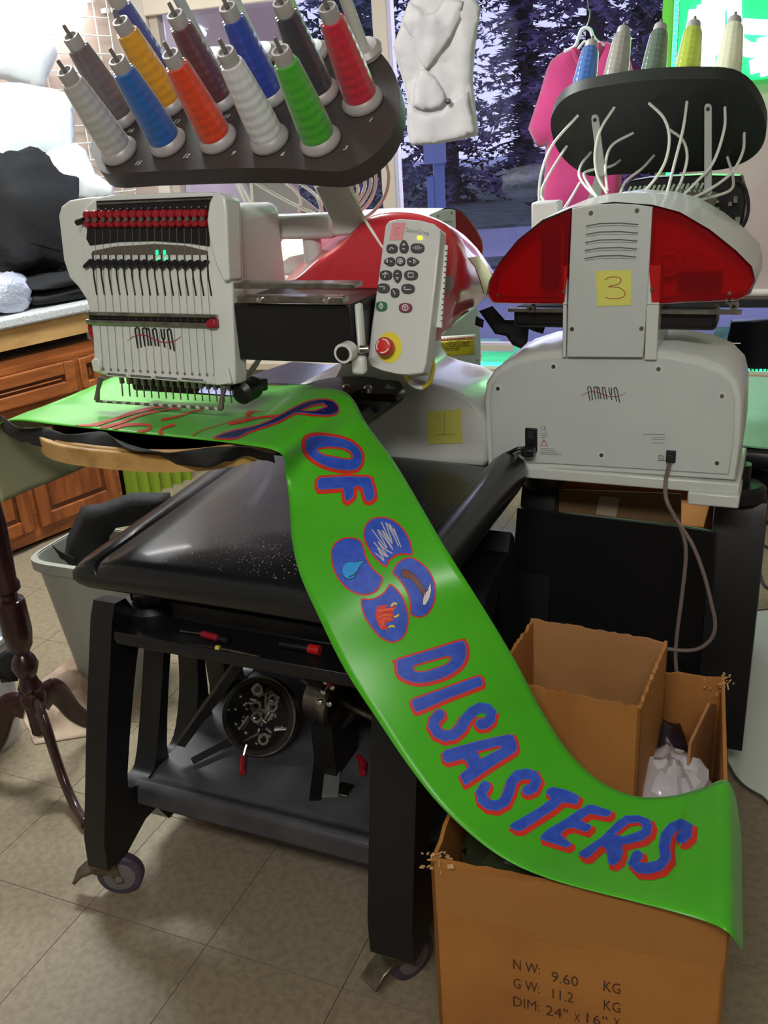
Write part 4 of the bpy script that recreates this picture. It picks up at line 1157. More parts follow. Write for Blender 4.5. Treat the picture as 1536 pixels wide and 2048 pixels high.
# paper labels on the front machine
rbv = BVHTree.FromPolygons([F1.w(v.co) for v in red1.data.vertices], [tuple(p.vertices) for p in red1.data.polygons])
RP = surf(rbv)
lb = thing('paper_label', 'cream paper label taped round the end of the red cover beside the keypad', 'paper label', F1)
g = G(); decal(g, [(936, 516), (955, 512), (975, 535), (984, 555), (984, 580), (968, 588), (960, 560), (950, 535)], RP, .0012, L=6)
if g.f: g.build('paper', mat('cream paper', (236, 232, 190), .7), lb, smooth=180, fix=False, world=F1)
yn = thing('sticky_note', 'yellow sticky note low on the white hump of the front machine', 'sticky note', F1)
M_ynote = mat('yellow sticky paper', (226, 226, 110), .7)
hpn = lambda x, y: F1.px(x, y, 'v', .6985)
pq = [hpn(x, y) for x, y in ((854, 823), (922, 818), (925, 886), (855, 888))]
G().prism([(p.x, p.z) for p in pq], lambda a, b, d: V3((a, d, b)), .6975, .6985).build('paper', M_ynote, yn)
g = G()
for cl_ in ([(880, 828), (876, 838), (890, 838)], [(889, 826), (889, 868)], [(872, 870), (908, 869)]):
    vs, fs = strip_tris(cl_, .9); g.add([F1.px(v.x, v.y, 'v', .6972) for v in vs], fs)
g.build('handwriting', mat('faint pencil', (150, 150, 90), .7), yn, smooth=0, fix=False)
# ================================================================== machine seen from behind (note 3) and the one between
M_redclear = bpy.data.materials.new('red see-through cover'); M_redclear.use_nodes = True
nt = M_redclear.node_tree; b = nt.nodes['Principled BSDF']
b.inputs['Base Color'].default_value = (lin(204), lin(36), lin(48), 1); b.inputs['Roughness'].default_value = .2; b.inputs['Coat Weight'].default_value = .6
tb = nt.nodes.new('ShaderNodeBsdfTransparent'); tb.inputs[0].default_value = (.92, .17, .15, 1)
ms = nt.nodes.new('ShaderNodeMixShader'); ms.inputs[0].default_value = .2
nt.links.new(tb.outputs[0], ms.inputs[1]); nt.links.new(b.outputs[0], ms.inputs[2]); nt.links.new(ms.outputs[0], nt.nodes['Material Output'].inputs[0])
P3 = lambda x, y, v=0.0: F3.px(x, y, 'v', v)
def uz(L, v=0.0): return [(P3(x, y, v).x, P3(x, y, v).z) for x, y in L]
O_base = uz([(985, 925), (982, 880), (979, 800), (983, 772), (997, 750), (1025, 732), (1070, 718), (1135, 711), (1215, 709), (1290, 713), (1345, 716), (1400, 728), (1440, 745), (1462, 768), (1470, 800), (1468, 880), (1458, 950), (1300, 940), (1100, 928)])
O_dome = uz([(978, 588), (984, 560), (1003, 525), (1040, 480), (1090, 440), (1145, 417), (1230, 405), (1307, 411), (1360, 425), (1420, 460), (1470, 500), (1502, 532), (1509, 560), (1500, 583), (1475, 596), (1300, 604), (1132, 604), (990, 602)])
O_redL = uz([(1145, 419), (1090, 442), (1041, 481), (1004, 526), (985, 561), (980, 586), (988, 600), (1060, 603), (1131, 603), (1138, 540)])
O_redR = uz([(1308, 413), (1360, 427), (1419, 462), (1469, 502), (1500, 533), (1507, 560), (1498, 581), (1474, 594), (1400, 599), (1305, 603), (1300, 540)])
O_pan = uz([(1147, 415), (1190, 408), (1235, 406), (1275, 408), (1307, 413), (1300, 540), (1296, 600), (1288, 712), (1136, 711), (1139, 600), (1143, 500)])


def grow(P, d):
    return offset_poly(P, d)


def rear_machine(fr, full, label):
    t = thing('embroidery_machine', label, 'embroidery machine', fr)
    f = lambda a, b, d: V3((a, d, b))
    bc_ = G().prism(O_base, f, 0, .02).build('back_plate', M_whiteback, t, bevel=.003)
    r0 = grow(O_base, .010); r1 = grow(O_base, .014)
    rg = [[V3((a, v, b_)) for a, b_ in P] for v, P in ((.004, r0), (.010, r1), (.22, r1), (.235, r0))]
    G().loft(rg).build('base_cover', M_white, t, smooth=45)
    G().prism(O_pan, f, -.014, .05).build('column_panel', M_whiteback, t, bevel=.003)
    pz0 = min(p[1] for p in O_pan); 
    for u0, u1 in ((O_pan[8][0] - .010, O_pan[8][0] - .002), (O_pan[7][0] + .002, O_pan[7][0] + .026)):
        G().span((u0, -.010, pz0 - .002), (u1, .16, O_pan[5][1] + .01)).build('column_side', M_white, t, bevel=.002)
    rg = []
    for v, k, d in ((-.0125, 1, .0025), (.16, 1.0, .006), (.34, .99, .002), (.46, .9, 0), (.52, .75, 0)):
        P = grow(O_dome, d); cx = sum(p[0] for p in P) / len(P)
        rg.append([V3((cx + (a - cx) * k, v, 1.2 + (b_ - 1.2) * k)) for a, b_ in P])
    G().loft(rg, cap=False).build('top_shell', M_white, t, smooth=50)
    G().prism(O_dome, f, .055, .06).build('inner_frame', mat('dusty rose inner frame', (206, 150, 146), .6), t)
    for P in (O_redL, O_redR):
        G().prism(P, f, -.012, -.008).build('red_cover', M_redclear, t, bevel=.0015)
        g = G(); n = len(P)
        for i in range(n):
            a, c = P[i], P[(i + 1) % n]
            g.add([V3((a[0], -.008, a[1])), V3((c[0], -.008, c[1])), V3((c[0], .03, c[1])), V3((a[0], .03, a[1]))], [(0, 1, 2, 3)])
        g.build('red_cover_rim', M_redclear, t)
    # innards glimpsed through the red covers
    def rot(): pass
    g = G().span((-.150, .01, 1.185), (-.118, .055, 1.30)).span((-.105, .02, 1.185), (-.090, .055, 1.33)); g.build('inner_block', M_dark, t)
    cpt = P3(1340, 525, .04) if full else V3((.13, .04, 1.23))
    g = G().lathe([(.026, 0), (.026, -.02), (.018, -.022), (.018, -.012), (.010, -.012), (.010, -.026)], (cpt.x, .045, cpt.z), (0, 1, 0), 24); g.build('inner_pulley', mat('orange brown pulley', (190, 96, 60), .5), t)
    g = G().prism([(cpt.x + .02, cpt.z + .028), (cpt.x + .085, cpt.z + .004), (cpt.x + .085, cpt.z - .02), (cpt.x + .01, cpt.z - .03)], f, .045, .055); g.build('inner_bracket', mat('orange brown pulley', (190, 96, 60), .5), t)
    G().span((cpt.x + .02, .01, 1.182), (cpt.x + .10, .055, 1.215)).build('inner_block', M_dark, t)
    # under the dome: beam, rails, rollers
    z0, z1 = (P3(1060, 652, .05).z, P3(1060, 606, .05).z)
    G().span((-.215, .03, z0), (.20, .10, z1 - .005)).build('beam_panel', M_black, t, bevel=.01, seg=3)
    G().span((-.22, .01, z1 - .012), (.245, .03, z1 - .005)).build('rail', M_steel, t)
    for x, y in ((1062, 617), (1468, 612), (1459, 600)):
        p = P3(x, y, .0); w_ = G().lathe([(.008, -.004), (.0085, .006), (.0085, .012)], p, (0, 1, 0), 20).build('roller', M_steel, t)
        G().lathe([(.0035, -.006), (.0035, -.004)], p, (0, 1, 0), 12).build('roller_pin', M_dark, w_)
    # vents
    for k, y in enumerate((450, 467, 483, 499, 515)):
        g = G()
        rb = ribbon([(1173 - k * .8, y + 2), (1200, y - 3), (1240, y - 4), (1276 - k, y - 1)], 2.2)
        g.prism(uz(rb, -.014), f, -.0148, -.012)
        rb = ribbon([(1173 - k * .8, y + 6), (1200, y + 2), (1240, y + 1), (1276 - k, y + 3)], .8)
        g.prism(uz(rb, -.014), f, -.0146, -.012)
        o = g.build('vent_slot', mat('vent shadow grey', (96, 100, 98), .7), t)
    SCR = [(1182, 426), (1274, 421), (1144, 658), (1283, 657)]
    for x, y in SCR:
        p = P3(x, y, -.014); G().lathe([(.004, -.0025), (.0045, 0)], p, (0, 1, 0), 12).build('screw', M_steel, t)
    for x, y in ((996, 777), (1107, 733), (1317, 738), (1444, 792), (1203, 910), (1434, 926)):
        p = P3(x, y, 0); s_ = G().lathe([(.009, -.0006), (.009, .001)], p, (0, 1, 0), 20).build('screw_recess', M_white, t)
        G().lathe([(.0042, -.0022), (.0045, -.0006)], p, (0, 1, 0), 12).build('screw', M_steel, s_)
    for P in ((997, 590), (1128, 583), (1304, 578), (1459, 586)):
        p = P3(*P, -.012); G().lathe([(.0035, -.002), (.004, 0)], p, (0, 1, 0), 12).build('cover_screw', M_steel, t)
    # white bottom frame
    zb = min(p[1] for p in O_base)
    G().span((-.262, -.004, zb - .030), (.270, .24, zb - .004)).span((.17, -.012, zb - .056), (.272, .10, zb - .028)).build('bottom_frame', M_white, t, bevel=.004)
    # table and stand
    zt_ = zb - .058
    rg = []
    for v, k in ((.42, .6), (.426, .9), (.44, 1), (.90, 1), (.915, .9), (.92, .6)):
        rg.append([V3((a, v, zt_ - .02 + b_ * k)) for a, b_ in ((-.24, -.012), (-.245, 0), (-.235, .018), (-.15, .022), (.2, .022), (.36, .018), (.375, 0), (.37, -.012), (.2, -.02), (-.15, -.02))])
    G().loft(rg).build('table_top', M_blackgloss, t)
    hz = zt_ - .04
    for u0, u1 in ((-.235, -.150), (.215, .325)):
        side_frame(G(), u0, u1, lambda u, v, z: V3((u, v * 1.02 + .13, z / .70 * hz))).build('stand_side', M_black, t, bevel=.012)
    for u in (-.19, .265):
        G().lathe([(.05, hz - .02), (.056, hz - .012), (.056, hz + .012), (.045, hz + .022), (.02, hz + .024), (.02, zb - .030)], (u, .20, 0), n=24).build('levelling_boss', M_black, t)
    G().span((-.15, .14, .19), (.21, .72, .23)).build('bottom_shelf', M_shelf, t, bevel=.006)
    for u in (-.19, .27):
        for v in (.16, .72):
            c_ = G().lathe([(.02, .10), (.03, .098), (.03, .09)], (u, v, 0), n=16).span((u - .022, v - .012, .05), (u - .018, v + .012, .095)).span((u + .018, v - .012, .05), (u + .022, v + .012, .095)).build('caster', M_castermetal, t)
            G().lathe([(.03, -.014), (.05, -.010), (.05, .010), (.03, .014)], (u, v, .05), (1, 0, 0), 24).build('wheel', M_wheel, c_)
    return t


m3 = rear_machine(F3, True, 'white embroidery machine seen from behind, red covers, yellow note 3 on its back')
g = G()
logo(g, lambda x, y: (960 + (575 + (x - 517) * .51) / 2.667, 660 + (302 + (y - 235) * .43) / 2.667), 1.75, 1.2, lambda x, y, d: P3(x, y, -d))
g.build('logo', [M_ink, M_inkred], m3, smooth=0, fix=False)
# power inlet, its print, network port
pa, pb = P3(1051, 855), P3(1075, 903)
inl = G().span((pa.x, -.006, pb.z), (pb.x, .004, pa.z)).build('power_inlet', M_black, m3, bevel=.002)
G().span((pa.x + .006, -.009, pb.z + .030), (pb.x - .006, -.006, pa.z - .005)).build('rocker_switch', M_rubber, inl, bevel=.002)
g = G()
put_text(g, 'CE', P3(1081, 859, -.0006) + V3((0, -.0008, 0)), (1, 0, 0), (0, 0, 1), .011)
for k, y in enumerate((866, 870, 874)): g.add([P3(x_, y_) + V3((0, -.0008, 0)) for x_, y_ in ((1081, y), (1096 - 2 * k, y), (1096 - 2 * k, y + 1), (1081, y + 1))], [(0, 1, 2, 3)])
for k, y in enumerate((896, 900, 904, 907)): g.add([P3(x_, y_) + V3((0, -.0008, 0)) for x_, y_ in ((1081, y), (1106 + 6 * k, y + 1.5), (1106 + 6 * k, y + 2.5), (1081, y + 1))], [(0, 1, 2, 3)])
for k, y in enumerate((868, 874, 878, 885)): g.add([P3(x_, y_) + V3((0, -.0008, 0)) for x_, y_ in ((1285 if k == 0 else 1304, y), (1330, y + .5), (1330, y + 1.5), (1285 if k == 0 else 1304, y + 1))], [(0, 1, 2, 3)])
g.build('rating_print', mat('grey print', (130, 130, 130), .6), m3, smooth=0, fix=False)['kind'] = 'stuff'
g = G(); tri = [(1088, 879), (1095, 891), (1081, 891), (1088, 879)]
vs, fs = strip_tris(tri, 1.6); g.add([P3(v.x, v.y) + V3((0, -.0009, 0)) for v in vs], fs)
g.build('warning_triangle', mat('red warning print', (190, 50, 50), .6), m3, smooth=0, fix=False)
pa, pb = P3(1333, 900), P3(1351, 925)
port = G().span((pa.x, -.005, pb.z), (pb.x, .004, pa.z)).build('network_port', M_rubber, m3, bevel=.0015)
g = G()
for cl_ in ([(1318, 911), (1318, 917), (1327, 918), (1327, 912), (1318, 911)], [(1316, 921), (1329, 921)]):
    vs, fs = strip_tris(cl_, 1.2); g.add([P3(v.x, v.y) + V3((0, -.0009, 0)) for v in vs], fs)
g.build('computer_mark', M_ink, m3, smooth=0, fix=False)
# sticky note 3
sn3 = thing('sticky_note', 'yellow sticky note with a handwritten 3 on the back of the machine', 'sticky note', F3)
G().prism(uz([(1192, 542), (1262, 540), (1262, 610), (1194, 613)], -.0145), lambda a, b, d: V3((a, d, b)), -.0155, -.0148).build('paper', M_ynote, sn3)
cl_ = [(960 + x / 2.667, 380 + y / 2.667) for x, y in cat2([(667, 477), (700, 464), (748, 470), (742, 500), (685, 516), (742, 521), (774, 550), (758, 574), (705, 580), (668, 573)], 5, False)]
vs, fs = strip_tris(cl_, 1.8); G().add([P3(v.x, v.y, -.0158) for v in vs], fs).build('handwriting', mat('red brown pen', (176, 96, 72), .6), sn3, smooth=0, fix=False)

# ---- thread rack of this machine, seen from below
T3 = radians(40); C3 = V3((0, .52, 1.46)); N3 = V3((0, sin(T3), cos(T3))); E3 = V3((0, cos(T3), -sin(T3))); X3 = V3((1, 0, 0))
def tp3(x, y, d=0.0): return F3.pl(x, y, C3, N3) + N3 * d
def t23(x, y):
    p = tp3(x, y) - C3; return (p.dot(X3), p.dot(E3))
ol3 = [(1101, 250), (1108, 222), (1128, 198), (1160, 182), (1210, 172), (1300, 160), (1420, 157), (1478, 168), (1512, 200), (1531, 245), (1528, 285), (1505, 315), (1460, 336), (1400, 343), (1300, 346), (1225, 350), (1180, 352), (1140, 330), (1112, 295)]
M_plate3 = mat('dark olive rack underside', (38, 42, 40), .5, bump=(250, .08))
pl3 = G().prism(cat2([t23(*q) for q in ol3], 3), lambda a, b, d: C3 + X3 * a + E3 * b + N3 * d, 0, .032).build('thread_plate', M_plate3, m3, bevel=.007)
g4 = lambda x, y: (1040 + x / 3.097, y / 3.097)
for T in ([(360, 710), (200, 900), (130, 1080), (120, 1260), (150, 1345)], [(290, 900), (180, 1080), (130, 1200), (180, 1280), (260, 1310)], [(585, 660), (500, 800), (465, 950), (480, 1090), (540, 1200)], [(440, 940), (380, 1020), (370, 1100), (450, 1200), (530, 1240)],
          [(700, 820), (570, 900), (530, 1020), (540, 1180)], [(800, 635), (890, 730), (925, 850), (900, 1000), (820, 1130), (710, 1240)], [(1035, 625), (1010, 800), (960, 1000), (910, 1200)], [(1270, 660), (1265, 800), (1200, 1000), (1100, 1120), (960, 1255)],
          [(1390, 820), (1380, 940), (1310, 1070), (1180, 1170), (1050, 1235)], [(930, 800), (1010, 870), (1035, 980), (1000, 1120), (960, 1200)], [(1285, 970), (1320, 1100), (1300, 1180), (1150, 1230), (1000, 1270)], [(620, 990), (560, 1030), (420, 1060), (400, 1100), (480, 1230)],
          [(830, 960), (760, 1040), (660, 1120), (620, 1200)], [(370, 1130), (320, 1220), (265, 1305)]):
    pts = []
    for i, q in enumerate(T):
        k = i / (len(T) - 1)
        p = tp3(*g4(*q), -.002) if i == 0 else P3(*g4(*q), .34 + (tp3(*g4(*T[0])).y - .36) * (1 - k) ** .8)
        pts.append(p)
    G().tube(catmull(pts, 6), .0033, 8).build('thread_tube', M_tube, m3)
for (a, b) in (((1190, 236), (1203, 345)), ((1416, 214), (1416, 385))):
    rb = ribbon([a, b], 15, 4)
    g = G().prism([(P3(x, y, .40).x, P3(x, y, .40).z) for x, y in rb], lambda a_, b_, d: V3((a_, d, b_)), .40, .406)
    br = g.build('rack_strut', mat('pale grey bracket', (168, 176, 170), .45, .2), m3, bevel=.001)
    p = P3(a[0], a[1] + 4, .40); G().lathe([(.004, -.003), (.004, 0)], p, (0, 1, 0), 12).build('bolt', M_dark, br)
rb = [(1196, 335), (1208, 335), (1200, 410), (1172, 410)]
G().prism([(P3(x, y, .42).x, P3(x, y, .42).z) for x, y in rb], lambda a_, b_, d: V3((a_, d, b_)), .42, .43).build('rack_post', mat('pale grey bracket', (168, 176, 170), .45, .2), m3)
q3 = (F3.M.to_3x3() @ N3); Q3 = q3.to_track_quat('Z', 'Y')
for x, y, c, nm, lab in ((1157, 232, (44, 96, 168), 'steel blue', 'steel blue thread cone at left end of the far rack'),
                         (1222, 208, (150, 148, 140), 'grey', 'grey thread cone second from left on the far rack'),
                         (1297, 204, (84, 104, 88), 'grey green', 'dark grey-green thread cone in the middle of the far rack'),
                         (1366, 200, (176, 196, 60), 'yellow green', 'yellow-green thread cone on the far rack, in front of the green sign'),
                         (1449, 194, (226, 232, 196), 'cream', 'cream thread cone at the right of the far rack')):
    cone(F3.w(tp3(x, y, .0325)), Q3, c, nm, lab, 'thread cones on the far rack')
# take-up and tension assembly beyond the dome
hz_ = lambda x, y: (P3(x, y, .62).x, P3(x, y, .62).z)
hb = G().prism([hz_(*q) for q in [(1258, 362), (1300, 355), (1400, 350), (1482, 352), (1488, 375), (1492, 405), (1486, 445), (1466, 478), (1440, 500), (1240, 470), (1240, 400)]], lambda a, b, d: V3((a, d, b)), .62, .70).build('tension_unit', M_dark, m3, bevel=.004)
rnd = random.Random(4)
for i in range(17):
    x = 1262 + i * 9.6; p = P3(x, 374 - i * .5, .615); q = P3(x - 8, 388 - i * .3, .60)
    G().tube([p, q], .0036, 8).build('tube_end', mat('white green tube end', (206, 234, 206), .4), hb)
g = G().prism([hz_(*q) for q in [(1268, 385), (1400, 375), (1440, 385), (1420, 440), (1250, 430)]], lambda a, b, d: V3((a, d, b)), .60, .615); g.build('tube_bank', mat('olive grey tube bank', (112, 112, 98), .6), hb)
g = G()
for i in range(26):
    x = 1385 + rnd.random() * 95; y = 385 + rnd.random() * 85; w_ = rnd.uniform(3, 9); h_ = rnd.uniform(4, 16)
    a, b = P3(x, y, .612), P3(x + w_, y + h_, .612); g.span((a.x, .600, b.z), (b.x, .62, a.z))
o = g.build('fittings', mat('grey fittings', (150, 152, 146), .4, .5), hb); o['kind'] = 'stuff'
pts = catmull([P3(x, y, .60) for x, y in ((1465, 357), (1488, 372), (1497, 410), (1490, 445), (1465, 480))], 6); G().tube(pts, .004, 8).build('black_hose', M_rubber, hb)
a, b = P3(1062, 405, .30), P3(1114, 442, .30)
G().span((a.x, .30, b.z - .03), (b.x, .36, a.z)).build('control_box', M_white, m3, bevel=.005)
# black cloth scraps hanging under the beam at the left
cs = thing('cloth_scrap', 'black cloth scraps hanging under the left red cover of the machine with note 3', 'cloth', F3)
for P in ([(958, 622), (985, 612), (1010, 640), (1050, 640), (1058, 655), (1055, 685), (1042, 697), (1025, 690), (1012, 672), (990, 668), (978, 650)], [(1052, 655), (1092, 648), (1086, 668), (1066, 662)], [(952, 632), (968, 640), (966, 656), (950, 650)]):
    pillow([(P3(x, y, .12).x, P3(x, y, .12).z) for x, y in P], .012, .02, lambda a, b_, d: V3((a, .12 + d, b_)), .006, 30, .01).build('cloth_piece', M_blackcloth, cs, smooth=180)
# green window reflection on the table's right wing, added as a coloured sheet
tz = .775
gs = thing('reflection_sheet', 'painted pale mint green reflection sheet on the right wing of the far machine table', 'reflection sheet', F3)
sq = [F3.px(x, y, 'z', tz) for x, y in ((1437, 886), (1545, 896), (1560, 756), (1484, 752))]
g = G(); g.prism([(p.x, p.y) for p in sq], lambda a, b, d: V3((a, b, d)), tz - .004, tz); g.build('sheet', mat('mint green reflection', (136, 192, 160), .3, bump=(20, .3), coat=.3), gs)
a = F3.px(1470, 900, 'z', tz - .005); 
g = G(); e0 = F3.px(1432, 890, 'z', tz - .004); e1 = F3.px(1548, 900, 'z', tz - .004)
wing = G().loft([[V3((p.x, p.y + y, tz - .004 + z)) for y, z in ((.02, 0), (-.004, -.004), (-.012, -.02), (-.010, -.04), (0, -.055), (.25, -.055), (.25, 0))] for p in (e0, e0.lerp(e1, .5), e1)]).build('table_wing', M_black, m3, bevel=.006)

# power cord plug, network cable
pcd = thing('power_cord', 'black power plug and cord in the inlet of the machine with note 3', 'power cord', F3)
p = P3(1060, 900, -.03); q = P3(1048, 897, -.03)
G().span((P3(1047, 0 + 890, -.01).x, -.035, P3(1060, 905).z), (P3(1074, 890).x, -.0065, P3(1060, 889).z)).build('plug', M_black, pcd, bevel=.004)
G().tube(catmull([P3(1050, 898, -.025), P3(1038, 897, -.03), P3(1024, 903, -.03), P3(1005, 915, -.02), P3(985, 950, .0), P3(975, 1010, .02)], 6), .0045, 8).build('cord', M_black, pcd)
nc = thing('network_cable', 'grey-brown network cable hanging down the back of the machine with note 3', 'cable', F3)
pp = [(1342, 912), (1337, 935), (1331, 965), (1333, 1000), (1350, 1035), (1366, 1068), (1372, 1110), (1364, 1190), (1355, 1260), (1351, 1310), (1354, 1352)]
M_cable = mat('grey brown cable', (126, 108, 104), .5)
G().tube(catmull([P3(x, y, -.012 - .05 * (i > 2)) for i, (x, y) in enumerate(pp)], 6), .0042, 8).build('cord', M_cable, nc)
pp = [(1352, 1038), (1385, 1090), (1408, 1150), (1422, 1205), (1430, 1245), (1424, 1275), (1400, 1296), (1370, 1301), (1330, 1297)]
G().tube(catmull([P3(x, y, -.065) for x, y in pp], 6), .0042, 8).build('cord', M_cable, nc)
G().span((P3(1336, 905).x, -.02, P3(1336, 919).z), (P3(1348, 905).x, -.0055, P3(1336, 905).z)).build('plug', M_rubber, nc, bevel=.001)

# carton and black board under this machine
ct3 = thing('carton', 'brown carton with raised taped flap on the shelf under the machine with note 3', 'carton', F3)
G().span((-.145, .26, .235), (.19, .58, .58)).build('box_body', M_card, ct3, bevel=.003)
fq = [(1092, 978), (1362, 988), (1362, 1050), (1060, 1020)]
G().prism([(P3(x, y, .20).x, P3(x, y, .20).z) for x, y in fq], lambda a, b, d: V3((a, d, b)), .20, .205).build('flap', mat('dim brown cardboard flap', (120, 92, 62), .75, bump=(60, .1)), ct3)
G().prism([(P3(x, y, .199).x, P3(x, y, .199).z) for x, y in [(1200, 992), (1240, 996), (1232, 1034), (1192, 1028)]], lambda a, b, d: V3((a, d, b)), .198, .1995).build('tape', mat('clear tape strip', (176, 160, 136), .2, coat=.6), ct3)
G().prism([(P3(x, y, .25).x, P3(x, y, .25).z) for x, y in [(1112, 944), (1382, 962), (1382, 1000), (1112, 990)]], lambda a, b, d: V3((a, d, b)), .25, .256).build('rear_flap', M_card, ct3)
bb_ = thing('black_board', 'large black board standing on the floor in front of the brown carton', 'board', F3)
G().prism([(P3(x, y, .12).x, P3(x, y, .12).z) for x, y in [(1035, 1015), (1370, 1052), (1432, 1062), (1420, 1350)]] + [(P3(1420, 1350, .12).x, .004), (P3(1000, 1300, .12).x, .004)], lambda a, b, d: V3((a, d, b)), .115, .125).build('panel', M_black, bb_, bevel=.002)

# ---- machine between, seen obliquely from behind
o2 = py(884, 500, 2.95); F2 = Frame((o2.x, o2.y, -.085), 57)
m2 = rear_machine(F2, False, 'third embroidery machine, only its vented back and red cover showing behind the keypad')
m2.location.z = 0
for ch in m2.children:
    if ch.name.split('.')[0] not in ('stand_side', 'caster', 'bottom_shelf'): ch.location.z = -.07
    elif ch.name.startswith('stand_side'): ch.scale.z = .89
# curved cover with the yellow caution label
cv = [py(x, y, 2.42) for x, y in ((846, 676), (946, 670), (944, 722), (846, 716))]
ex = (cv[1] - cv[0]).normalized(); hz2 = (cv[0].z - cv[3].z) / 2; cz = V3((cv[0].x, cv[0].y, (cv[0].z + cv[3].z) / 2))
ey_ = V3((-ex.y, ex.x, 0))
FC = Off(cz)
lc = thing('caution_label_holder', 'curved cover with a yellow caution label, behind the keypad', 'label holder', loc=tuple(cz))
Lc = (cv[1] - cv[0]).length
def arc(r, s): return [ex * s + ey_ * (-cos(a) * r * .5) + V3((0, 0, sin(a) * r)) for a in [radians(-70 + 16 * k) for k in range(18)]]
g = G(); g.loft([arc(hz2, -.03), arc(hz2, Lc + .006)], ring_closed=False, cap=False); g.build('curved_cover', M_white, lc, solid=.003, smooth=60)
def cl_pt(s, a, k=1.0): return ex * s + ey_ * (-cos(radians(a)) * hz2 * .5 * 1.03 - .003) + V3((0, 0, sin(radians(a)) * hz2 * 1.03))
g = G(); g.grid(2, 8, lambda i, j: cl_pt(i * Lc, -55 + j * 95)); g.build('caution_label', mat('yellow label', (222, 206, 40), .5), lc, solid=.0006)
g = G(); g.grid(2, 3, lambda i, j: cl_pt(i * Lc, 42 + j * 22)); g.build('label_header', mat('orange label header', (214, 150, 110), .5), lc, solid=.0006)
g = G()
def ctext(g, body, s0, a0, size, width=None):
    vs, fs = text2d(body, 1.0, .01)
    x0 = min(v[0] for v in vs); x1 = max(v[0] for v in vs); sx = size if width is None else width / (x1 - x0)
    g.add([cl_pt(s0 + (a - x0) * sx, a0 + b * size / hz2 * 57) + ey_ * -.0012 for a, b in vs], fs)
ctext(g, 'CAUTION', Lc * .22, 47, .011, Lc * .6)
for k, (tx, wd) in enumerate((('Class 1 Laser Device', .48), ('This Laser PRODUCT Complies', .62), ('with 21 CFR 1040.10 & 1040.11', .60), ('except for deviations pursuant to', .62), ('Laser Notice no. 50', .40), ('dated July 26, 2001', .40))):
    ctext(g, tx, Lc * .30, 33 - k * 10, .0062, Lc * wd)
for k in range(2): ctext(g, ('Embroidery Systems', 'United States of America')[k], Lc * .03, -34 - k * 10, .005, Lc * (.3, .5)[k])
g.build('label_print', M_ink, lc, smooth=0, fix=False)['kind'] = 'stuff'
g = G()
for k in range(8):
    a = k * pi / 4; vs, fs = strip_tris([(0, 0), (cos(a) * .008, sin(a) * .008)], .003); g.add([cl_pt(Lc * .14 + v.x, 28 + v.y / hz2 * 57) + ey_ * -.0014 for v in vs], fs)
g.build('burst_mark', M_inkred, lc, smooth=0, fix=False)
# ================================================================== cartons in front
M_stamp = mat('dark brown stamp ink', (66, 42, 30), .8)
FB = Frame((0.035, 1.078, 0), -19.3)
BW, BD, BH, TH = .42, .60, .50, .006
carton = thing('carton', 'large open brown shipping carton printed with net weight, gross weight and size', 'carton', FB)


def ragged(n, z, amp, seed):
    rnd = random.Random(seed); return [z + rnd.uniform(-amp, amp) * (0.4 + rnd.random()) for _ in range(n)]


def panel(p0, p1, z0, zs_, n):
    """wall between two plan points, with a ragged top; thickness inward (left of direction)."""
    a = V3((*p0, 0)); b = V3((*p1, 0)); d = (b - a); t = V3((-d.y, d.x, 0)).normalized() * TH
    N = len(zs_); poly = [(0, z0), (1, z0)] + [(1 - i / (N - 1), zs_[i]) for i in range(N)]
    return G().prism(poly, lambda x, z, k: a + d * x + t * k + V3((0, 0, z)), 0, 1)


panel((0, 0), (BW, 0), 0, ragged(26, BH, .002, 1), 0).build('front_panel', M_card, carton)
panel((BW, 0), (BW, BD), 0, ragged(26, BH, .003, 2), 0).build('side_panel', M_card, carton)
panel((BW, BD), (0, BD), 0, ragged(26, BH, .004, 3), 0).build('back_panel', M_card, carton)
panel((0, BD), (0, 0), 0, ragged(26, BH, .005, 4), 0).build('side_panel', M_card, carton)
G().span((0, 0, .0), (BW, BD, .006)).build('bottom_panel', M_card, carton)
# inner flap folded down at the back right, torn fluff at the corners
g = G().prism([(0, .30), (.16, .30), (.16, .49), (.05, .505), (0, .47)], lambda a, b, d: V3((BW - .012 - d - a * .28, BD - .05 - a, b)), 0, .005); g.build('inner_flap', M_cardin, carton)
g = G(); rnd = random.Random(9)
for cx, cy in ((BW - .004, BD - .006), (.006, .01)):
    for i in range(26):
        p = V3((cx + rnd.gauss(0, .014), cy + rnd.gauss(0, .014), BH + rnd.uniform(-.02, .006)))
        g.box(p, (rnd.uniform(.003, .010), rnd.uniform(.002, .007), .002), Matrix.Rotation(rnd.uniform(0, 6), 3, V3((rnd.random(), rnd.random(), rnd.random())).normalized()))
o = g.build('torn_fibres', M_torn, carton); o['kind'] = 'stuff'
